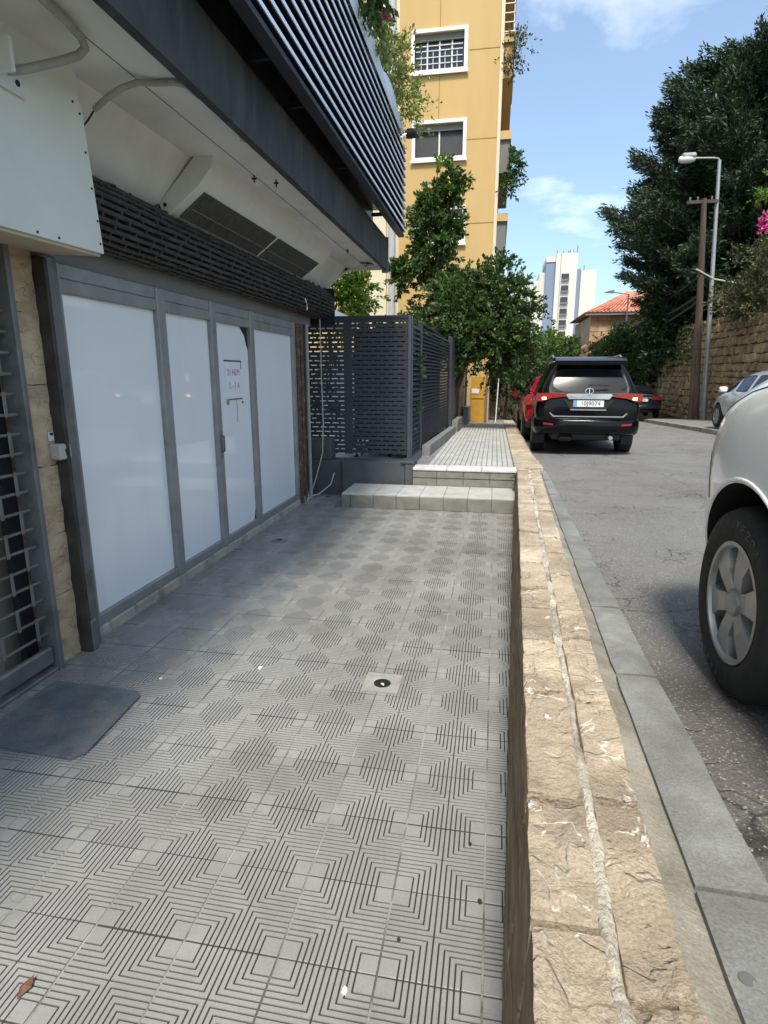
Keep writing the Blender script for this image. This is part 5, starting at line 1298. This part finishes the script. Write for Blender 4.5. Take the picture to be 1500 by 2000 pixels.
def loft_car(parent, st, glass, paint, arches, inset=.14, sub=2, caps=(True, True)):
    """st: stations rear->front (y, zbot, wsill, wmid, zmid, wbelt, zbelt, wtop, ztop, lean). glass: dict(side=[bays], top=[bays], rear=bool, front=bool)"""
    m = MB(); rings = []
    for s in st:
        y, zb, ws, wm_, zm, wb, zbe, wt, zt_, lean = s
        half = [(0, zb, 0), (ws * .82, zb, 0), (ws, zb + .07, 0), (wm_, zm, 0), (wb, zbe, 0), (wt, zt_ - .06, lean), (wt * .72, zt_, lean * 1.05), (0, zt_ + .015, lean * 1.06)]
        ring = []
        for (x, z, l) in half: m.v.append((x, y + l, z)); ring.append(len(m.v) - 1)
        for (x, z, l) in half[-2:0:-1]: m.v.append((-x, y + l, z)); ring.append(len(m.v) - 1)
        rings.append(ring)
    NR = 14; creases = []
    def addface(f, g=0, ins=inset):
        if not g: m.cur = 0; m.face(f); return
        c_ = [Vector(m.v[i]) for i in f]; k = len(f); ctr = sum(c_, Vector()) / k
        def ring_(dist):
            o = []
            for i in range(k):
                p = c_[i]; a = (c_[(i + 1) % k] - p); b_ = (c_[(i - 1) % k] - p)
                q = p + a.normalized() * min(dist, a.length * .35) + b_.normalized() * min(dist, b_.length * .35)
                m.v.append(tuple(q)); o.append(len(m.v) - 1)
            return o
        o1 = ring_(ins * .45); o2 = ring_(ins * .60); creases.extend([(q[i], q[(i + 1) % k]) for q in (o1, o2) for i in range(k)])
        for i in range(k):
            j = (i + 1) % k; m.cur = 0; m.face((f[i], f[j], o1[j], o1[i])); m.cur = 2; m.face((o1[i], o1[j], o2[j], o2[i]))
        m.cur = g; m.face(o2); m.cur = 0
    for i in range(len(st) - 1):
        for k in range(NR):
            k2 = (k + 1) % NR; f = (rings[i][k], rings[i][k2], rings[i + 1][k2], rings[i + 1][k])
            g = 0
            if k in (4, 9) and i in glass.get('side', []): g = 1
            if k in (5, 6, 7, 8) and i in glass.get('top', []): g = -1
            if g == -1: m.cur = 1; m.face(f); m.cur = 0
            else: addface(f, g)
    for ci, ring in ((0, rings[0]), (1, rings[-1])):
        fl = lambda q: q if ci else q[::-1]
        m.face(fl((ring[0], ring[1], ring[13])))
        for k in range(1, 6):
            f = fl((ring[k], ring[k + 1], ring[14 - k - 1], ring[14 - k]))
            if k == 4 and ((ci == 0 and glass.get('rear')) or (ci == 1 and glass.get('front'))): addface(f, 1, .10)
            else: m.cur = 0; m.face(f)
        m.face(fl((ring[6], ring[7], ring[8])))
    me = m.mesh('body'); fixn(me)
    for mm in (paint, 'car_glass', 'car_black'): me.materials.append(MATS[mm])
    ce = {tuple(sorted(e)) for e in creases}
    if ce:
        ca = me.attributes.new('crease_edge', 'FLOAT', 'EDGE')
        cv = me.attributes.new('crease_vert', 'FLOAT', 'POINT'); cvs = {i for e in ce for i in e}
        cv.data.foreach_set('value', [.62 if i in cvs else 0.0 for i in range(len(me.vertices))])
        ca.data.foreach_set('value', [.75 if tuple(sorted(e.vertices)) in ce else 0.0 for e in me.edges])
    o = bpy.data.objects.new('body', me); COL.objects.link(o)
    md = o.modifiers.new('s', 'SUBSURF'); md.levels = sub; md.render_levels = sub
    cutters = []
    for (y, z, r, xin) in arches:
        for sd_ in (-1, 1):
            cm = MB(); cm.cyl((sd_ * xin, y, z), (sd_ * 1.4, y, z), r, n=40); cme = cm.mesh('cut'); fixn(cme)
            for mm in (paint, 'car_glass', 'car_black'): cme.materials.append(MATS[mm])
            cme.polygons.foreach_set('material_index', [2] * len(cme.polygons))
            co_ = bpy.data.objects.new('cut', cme); COL.objects.link(co_); cutters.append(co_)
            bm_ = o.modifiers.new('b', 'BOOLEAN'); bm_.operation = 'DIFFERENCE'; bm_.object = co_; bm_.solver = 'EXACT'
    dg = bpy.context.evaluated_depsgraph_get(); fin = bpy.data.meshes.new_from_object(o.evaluated_get(dg))
    bpy.data.objects.remove(o)
    for c_ in cutters: bpy.data.objects.remove(c_)
    # split glass from body into separate parts
    for idx, nm, mm in ((0, 'body', paint), (1, 'window', 'car_glass'), (2, 'trim', 'car_black')):
        b = bmesh.new(); b.from_mesh(fin)
        bmesh.ops.delete(b, geom=[f for f in b.faces if f.material_index != idx], context='FACES')
        if nm in ('window', 'trim'):
            seen = set(); groups = []
            b.faces.ensure_lookup_table()
            for f in b.faces:
                if f.index in seen: continue
                stack = [f]; grp = set()
                while stack:
                    q = stack.pop()
                    if q.index in grp: continue
                    grp.add(q.index)
                    for e in q.edges:
                        for q2 in e.link_faces:
                            if q2.index not in grp: stack.append(q2)
                seen |= grp; groups.append(grp)
            for grp in groups:
                b2 = b.copy(); b2.faces.ensure_lookup_table()
                bmesh.ops.delete(b2, geom=[f for f in b2.faces if f.index not in grp], context='FACES')
                gm = bpy.data.meshes.new(nm); b2.to_mesh(gm); b2.free()
                for p in gm.polygons: p.material_index = 0
                gm.materials.clear(); link(nm, gm, mm, parent, smooth=True, angle=60, world=False)
            b.free(); continue
        gm = bpy.data.meshes.new(nm); b.to_mesh(gm); b.free()
        if len(gm.polygons) == 0: continue
        for p in gm.polygons: p.material_index = 0
        gm.materials.clear(); link(nm, gm, mm, parent, smooth=True, angle=32, world=False)
def cpart(nm, mb, mm, parent, smooth=False, angle=40): return part(nm, mb, mm, parent, smooth, angle, world=False)
def mirror2(nm, fn, mm, parent, **k):
    for s in (-1, 1): mb = MB(); fn(mb, s); cpart(nm, mb, mm, parent, **k)

# --- black SUV, seen from behind
SV = thing('black_suv', 'black off-road SUV driving away with its tail lights lit', 'car', (1.66, 12.95, zr(12) + .0), rz=R_(-2.0))
SV.location = (1.66, 13.1, (zr(11.5) + zr(14.3)) / 2); SV.scale = (.97, .96, .95); SV.rotation_euler = (math.atan2(zr(14.3) - zr(11.5), 2.8), 0, R_(-1.5))
st = [(-2.36, .52, .74, .84, .80, .80, 1.10, .60, 1.70, .26), (-2.32, .46, .84, .905, .80, .87, 1.10, .62, 1.74, .27), (-2.1, .42, .87, .925, .80, .90, 1.10, .645, 1.79, .24),
      (-1.3, .38, .87, .925, .78, .905, 1.09, .665, 1.81, .0), (-.35, .36, .87, .925, .76, .905, 1.07, .67, 1.82, 0), (.45, .36, .87, .925, .76, .90, 1.05, .65, 1.78, -.05),
      (1.25, .38, .87, .925, .76, .89, 1.04, .74, 1.10, 0), (2.05, .42, .85, .90, .76, .86, .98, .68, 1.04, 0), (2.38, .48, .72, .78, .74, .72, .88, .55, .94, 0)]
loft_car(SV, st, dict(side=[2, 3, 4], top=[5], rear=True), 'paint_black', [(-1.40, .38, .43, .60), (1.42, .38, .43, .60)])
for y in (-1.40, 1.42):
    for s in (-1, 1): wheel(SV, s * .80, y, .385, .25, .235, 6, s, 'rim')
m = MB(); m.prism([(-2.36, 1.665), (-2.37, 1.735), (-2.20, 1.80), (-1.7, 1.832), (-1.7, 1.79), (-2.10, 1.74)], 'x', -.60, .60); cpart('spoiler', m, 'paint_black', SV, smooth=True)
m = MB(); m.box(-.56, .56, -2.04, -1.2, 1.834, 1.842); 
m = MB(); m.prism([(-.40, 1.13), (-.34, 1.055), (.34, 1.055), (.40, 1.13), (.36, 1.15), (-.36, 1.15)], 'y', -2.435, -2.36); cpart('chrome_bar', m, 'chrome', SV)
for s in (-1, 1):
    m = MB(); pl = [(s * .40, 1.135), (s * .40, 1.10), (s * .64, 1.07), (s * .80, 1.01), (s * .895, 1.02), (s * .89, 1.155), (s * .66, 1.165)]
    m.prism(pl, 'y', -2.425, -2.27); L_ = cpart('tail_light', m, 'light_red', SV)
    m = MB(); m.prism([(s * .73, 1.05), (s * .80, 1.04), (s * .81, 1.085), (s * .74, 1.09)], 'y', -2.432, -2.4255); cpart('lit_bulb', m, 'light_lit', L_) if False else part('lit_bulb', m, 'light_lit', L_, world=False)
    m = MB(); m.prism([(s * .58, .575), (s * .76, .59), (s * .76, .625), (s * .60, .61)], 'y', -2.405, -2.37); cpart('reflector', m, 'light_red', SV)
m = MB(); pl = [(-.93, -1.95), (-.925, -2.15), (-.88, -2.29), (-.76, -2.375), (-.4, -2.415), (0, -2.425), (.4, -2.415), (.76, -2.375), (.88, -2.29), (.925, -2.15), (.93, -1.95)]
zs_ = [(.40, .93), (.44, .985), (.52, 1.0), (.66, 1.0), (.70, .985)]
for (zq, kq) in zs_: m.v += [(x * kq, y * kq if y < -2.2 else y, zq) for x, y in pl]
for i in range(len(zs_) - 1):
    for k in range(len(pl) - 1): a = i * len(pl) + k; m.face((a, a + 1, a + len(pl) + 1, a + len(pl)))
for i in (0, len(zs_) - 1): m.face([i * len(pl) + k for k in range(len(pl))])
cpart('bumper', m, 'paint_black', SV, smooth=True, angle=50)
m = MB(); m.prism([(-.66, .80), (-.60, .735), (.60, .735), (.66, .80), (.655, .815), (.585, .752), (-.585, .752), (-.655, .815)], 'y', -2.45, -2.40); cpart('tailgate_trim', m, 'galv', SV)
m = MB(); m.prism([(-.43, 1.05), (-.30, .87), (.30, .87), (.43, 1.05)], 'y', -2.405, -2.37); cpart('plate_recess', m, 'car_black', SV)
m = MB(); m.prism([(-.31, .872), (.31, .872), (.30, .855), (-.30, .855)], 'y', -2.418, -2.38); cpart('recess_lip', m, 'galv', SV)
PT = cpart('number_plate', B(-.26, .26, -2.418, -2.406, .915, 1.035, c=.004), 'plate', SV)
part('plate_band', B(-.258, -.195, -2.4205, -2.4185, .918, 1.032), 'plate_blue', PT, world=False)
MY = Matrix(((1, 0, 0, 0), (0, 0, -1, 0), (0, 1, 0, 0), (0, 0, 0, 1)))
text_mesh('10J9074', .105, 'black', PT, Matrix.Translation((.035, -2.4195, .975)) @ MY, world=False)
m = MB(); m.lathe([(-.006, .055), (.006, .06), (.006, .045), (-.006, .045)], (0, 0, 0), 'x', 20)
for v in range(len(m.v)): x, y, z = m.v[v]; m.v[v] = (y * 1.35, -2.425 + x, 1.20 + z)
m.box(-.008, .008, -2.432, -2.42, 1.15, 1.25); cpart('badge', m, 'chrome', SV)
m = MB(); m.tube([(-.02, -2.40, 1.27), (.0, -2.395, 1.31), (.34, -2.36, 1.30)], .013, 6); cpart('rear_wiper', m, 'car_black', SV)
m = MB(); m.box(-.62, .62, -2.25, -1.9, .30, .46, c=.04); m.box(-.5, -.2, -2.3, -1.5, .28, .40, c=.05); cpart('underbody', m, 'car_black', SV)
m = MB(); m.cyl((.42, -2.42, .36), (.42, -1.9, .36), .035, n=12); cpart('exhaust_pipe', m, 'galv', SV)
mirror2('door_mirror', lambda mb, s: mb.box(s * .93, s * 1.10, .62, .78, 1.05, 1.24, c=.04), 'paint_black', SV, smooth=True)
mirror2('roof_rail', lambda mb, s: mb.tube([(s * .60, -1.7, 1.82), (s * .61, -1.5, 1.865), (s * .62, .2, 1.86), (s * .61, .4, 1.80)], .016, 6), 'galv', SV, smooth=True)
mirror2('mud_flap', lambda mb, s: mb.box(s * .70, s * .90, -1.84, -1.82, .20, .50), 'car_black', SV)
mirror2('door_handle', lambda mb, s: mb.box(s * .92, s * .945, -.55, -.35, .98, 1.01, c=.008), 'chrome', SV)

def sedan(e, paint, rear=True):
    st = [(-2.15, .42, .66, .76, .62, .72, .86, .58, .98, 0), (-2.08, .30, .78, .84, .60, .81, .88, .64, 1.02, 0), (-1.75, .24, .82, .87, .58, .84, .92, .66, 1.06, 0),
          (-1.45, .22, .82, .875, .58, .85, .93, .66, 1.08, 0), (-.75, .21, .82, .88, .56, .86, .93, .56, 1.40, 0), (-.1, .20, .82, .88, .56, .86, .92, .57, 1.44, 0), (.50, .20, .82, .88, .56, .85, .91, .55, 1.41, 0),
          (1.25, .22, .82, .88, .56, .83, .88, .68, .97, 0), (1.85, .26, .80, .85, .54, .79, .78, .62, .86, 0), (2.15, .34, .62, .68, .52, .62, .66, .48, .74, 0)]
    loft_car(e, st, dict(side=[3, 4, 5, 6], top=[3, 6]), paint, [(-1.30, .31, .36, .58), (1.36, .31, .36, .58)])
    for y in (-1.30, 1.36):
        for s in (-1, 1): wheel(e, s * .765, y, .31, .2, .20, 7, s, 'rim')
    for s in (-1, 1):
        m = MB(); m.prism([(s * .42, .90), (s * .42, .78), (s * .80, .76), (s * .83, .90)], 'y', -2.165, -1.98); cpart('tail_light', m, 'light_red', e)
        m = MB(); m.prism([(s * .42, .62), (s * .70, .62), (s * .76, .72), (s * .46, .68)], 'y', 1.90, 2.10); cpart('headlight', m, 'light_clear', e)
    pt = cpart('number_plate', B(-.26, .26, -2.185, -2.165, .70, .81, c=.004), 'plate', e)
    text_mesh('B 41726', .09, 'black', pt, Matrix.Translation((0, -2.1865, .755)) @ MY, world=False)
    cpart('bumper', B(-.80, .80, -2.20, -2.0, .36, .56, c=.05), paint, e, smooth=True)
    cpart('lip_strip', B(-.40, .40, -2.172, -2.15, .835, .86, c=.005), 'chrome', e)
    mirror2('door_mirror', lambda mb, s: mb.box(s * .88, s * 1.05, .62, .76, .92, 1.06, c=.03), paint, e, smooth=True)
    mirror2('door_handle', lambda mb, s: mb.box(s * .875, s * .895, -.45, -.28, .84, .865, c=.006), 'chrome', e)

DK = thing('dark_sedan', 'dark parked sedan beyond the SUV by the right-hand wall', 'car', (6.28, 29.1, zr(28.5) + .1), rz=R_(-4)); sedan(DK, 'paint_navy')
DK.rotation_euler.x = math.atan2(zr(30) - zr(27.5), 2.5)
SC = thing('silver_car', 'silver hatchback half hidden behind the white car, parked at the right kerb', 'car', (6.68, 15.85, zr(16) + .13)); 
st = [(-2.0, .40, .66, .76, .62, .74, .92, .55, 1.36, .22), (-1.95, .30, .78, .84, .60, .82, .92, .57, 1.40, .22), (-1.4, .24, .82, .87, .58, .85, .93, .58, 1.47, .0), (-.4, .20, .82, .88, .56, .86, .92, .58, 1.50, 0), (.45, .20, .82, .88, .56, .86, .91, .57, 1.46, 0),
      (1.25, .22, .82, .88, .56, .83, .90, .68, .99, 0), (1.80, .26, .80, .85, .54, .79, .80, .62, .88, 0), (2.08, .34, .62, .68, .52, .62, .66, .48, .74, 0)]
loft_car(SC, st, dict(side=[2, 3, 4], top=[4], rear=True), 'paint_silver', [(-1.28, .31, .36, .58), (1.34, .31, .36, .58)])
for y in (-1.28, 1.34):
    for s in (-1, 1): wheel(SC, s * .765, y, .31, .2, .20, 7, s)
mirror2('headlight', lambda mb, s: mb.prism([(s * .46, .62), (s * .60, .62), (s * .64, .72), (s * .50, .72)], 'y', 1.80, 2.0), 'light_clear', SC)
mirror2('door_mirror', lambda mb, s: mb.box(s * .88, s * 1.06, .68, .84, .94, 1.08, c=.03), 'white_plastic', SC, smooth=True)
mirror2('tail_light', lambda mb, s: mb.prism([(s * .60, .85), (s * .83, .83), (s * .80, 1.05), (s * .66, 1.05)], 'y', -2.02, -1.85), 'light_red', SC)
mirror2('door_handle', lambda mb, s: mb.box(s * .875, s * .895, -.35, -.18, .84, .865, c=.006), 'chrome', SC)
RC_ = thing('red_car', 'red hatchback parked on the left kerb, mostly hidden by the SUV', 'car', (1.51, 15.3, zr(15.3))); RC_.rotation_euler.x = math.atan2(zr(17) - zr(14), 3)
st2 = [(s[0], *s[1:]) for s in st]
loft_car(RC_, st2, dict(side=[2, 3, 4], top=[4], rear=True), 'paint_red', [(-1.28, .31, .36, .58), (1.34, .31, .36, .58)])
for y in (-1.28, 1.34):
    for s in (-1, 1): wheel(RC_, s * .775, y, .31, .2, .20, 7, s)
mirror2('tail_light', lambda mb, s: mb.prism([(s * .52, .84), (s * .86, .82), (s * .83, 1.04), (s * .66, 1.06)], 'y', -2.03, -1.80), 'light_red', RC_)
mirror2('reflector', lambda mb, s: mb.prism([(s * .60, .52), (s * .82, .52), (s * .82, .60), (s * .62, .60)], 'y', -2.02, -1.9), 'light_red', RC_)
cpart('bumper', B(-.82, .82, -2.06, -1.8, .32, .5, c=.05), 'car_black', RC_, smooth=True)
cpart('tailgate_strip', B(-.5, .5, -2.035, -2.0, .88, .92, c=.006), 'chrome', RC_)
mirror2('door_mirror', lambda mb, s: mb.box(s * .88, s * 1.06, .68, .84, .94, 1.08, c=.03), 'paint_red', RC_, smooth=True)

# --- white car in the foreground
WCAR = thing('white_car', 'pale white compact SUV parked close by, only its front corner in view', 'car', (1.765, .88, zr(1.2)))
WCAR.rotation_euler.x = math.atan2(zr(2.2) - zr(-.4), 2.6); WCAR.location.z = zr(.86) + .0
st = [(-2.1, .46, .70, .80, .70, .78, 1.04, .60, 1.55, .2), (-2.04, .36, .82, .87, .66, .86, 1.04, .62, 1.60, .2), (-1.3, .25, .86, .895, .62, .885, 1.08, .63, 1.68, 0), (-.5, .24, .86, .895, .60, .885, 1.09, .64, 1.70, 0),
      (.12, .24, .86, .895, .60, .885, 1.09, .62, 1.66, 0), (.80, .24, .86, .90, .60, .885, 1.10, .79, 1.32, 0), (1.30, .24, .865, .915, .62, .90, 1.06, .79, 1.27, 0), (1.64, .26, .85, .905, .60, .892, 1.03, .77, 1.21, 0), (1.88, .28, .79, .845, .58, .84, .99, .72, 1.13, 0), (2.05, .32, .60, .66, .55, .66, .90, .56, 1.02, 0)]
loft_car(WCAR, st, dict(side=[1, 2, 3, 4], top=[4], rear=True), 'paint_white', [(-1.28, .36, .425, .56), (1.30, .36, .425, .56)], sub=3)
for y in (-1.28, 1.30):
    for s in (-1, 1):
        wv = wheel(WCAR, s * .79, y, .352, .225, .222, 6, s, sw=.36)
        if s < 0 and y > 0:
            ty = [c_ for c_ in wv.children if c_.name.startswith('tyre')][0]
            for (txt, a0) in (('VEZDA', 68), ('VEZDA', 248)):
                for ci, ch in enumerate(txt):
                    a = R_(a0 + (2 - ci) * 9.0); rad = .287
                    M1 = Matrix.Translation((.1195, rad * math.cos(a), rad * math.sin(a))) @ Matrix.Rotation(a - math.pi / 2, 4, 'X') @ MX
                    text_mesh(ch, .042, 'tyre_print', ty, M1, name='tyre_lettering', ext=.001, world=False)
def arch_lip(mb, s):
    pts = []
    for k in range(25):
        a = R_(-14 + 208 * k / 24); pts.append((s * (.892 if 40 < k * 8.6 < 160 else .878), 1.30 + .432 * math.cos(a), .36 + .432 * math.sin(a)))
    mb.tube(pts, .006, 8)
mirror2('headlight', lambda mb, s: mb.prism([(s * .42, .74), (s * .56, .72), (s * .60, .84), (s * .46, .84)], 'y', 1.86, 1.99), 'light_clear', WCAR)
cpart('grille', B(-.42, .42, 1.98, 2.09, .50, .66, c=.02), 'car_black', WCAR)
def mirror_shell(mb, s):
    o = len(mb.v); mb.lathe([(-.10, .005), (-.095, .05), (-.06, .078), (0, .088), (.06, .082), (.09, .055), (.10, .005)], (0, 0, 0), 'x', 20)
    for i in range(o, len(mb.v)): x, y, z = mb.v[i]; mb.v[i] = (s * (1.0 + x), .50 + y * (.9 if y > 0 else .55), 1.16 + z * .9)
    mb.cyl((s * .84, .50, 1.08), (s * .95, .50, 1.13), .03, .025, n=10)
mirror2('door_mirror', mirror_shell, 'paint_white', WCAR, smooth=True)
mirror2('door_handle', lambda mb, s: mb.box(s * .892, s * .915, -.5, -.3, .90, .93, c=.008), 'paint_white', WCAR)
# shut lines and arch lips laid onto the bodywork
from mathutils.bvhtree import BVHTree
def on_body(car, yz, side=-1, lift=.0005):
    body = next(c_ for c_ in car.children if c_.name.split('.')[0] == 'body'); me = body.data
    bv = BVHTree.FromPolygons([v.co for v in me.vertices], [tuple(q.vertices) for q in me.polygons]); out_ = []
    for (y, z) in yz:
        h_ = bv.ray_cast(Vector((side * 2.0, y, z)), Vector((-side, 0, 0)))
        if h_[0] is not None and abs(h_[0].x) > .3: out_.append(h_[0] + h_[1] * lift * (1 if h_[1].x * side > 0 else -1))
    return out_
def lerp_pts(pts, n=18):
    o = []
    for (a, b) in zip(pts, pts[1:]):
        for k in range(n): o.append((a[0] + (b[0] - a[0]) * k / n, a[1] + (b[1] - a[1]) * k / n))
    return o + [pts[-1]]
for sd2 in (-1, 1):
    for nm, pts, r in (('bumper_seam', [(1.66, .68), (1.70, .80), (1.74, .86)], .0022), ('hood_seam', [(1.86, 1.0), (1.5, 1.10), (.9, 1.17)], .0025), ('door_seam', [(.46, .32), (.50, .7), (.44, 1.06)], .0025), ('door_seam', [(-.52, .32), (-.52, 1.06)], .0025), ('sill_seam', [(.46, .33), (-.9, .33)], .0025)):
        q = on_body(WCAR, lerp_pts(pts), sd2)
        if len(q) > 3: m = MB(); m.tube(q, r, 6); cpart(nm, m, 'car_black', WCAR)
    for yc in (1.30, -1.28):
        q = on_body(WCAR, [(yc + .437 * math.cos(R_(a)), .36 + .437 * math.sin(R_(a))) for a in range(-8, 189, 6)], sd2)
        if len(q) > 3: m = MB(); m.tube(q, .007, 8); cpart('arch_lip', m, 'paint_white', WCAR, smooth=True)
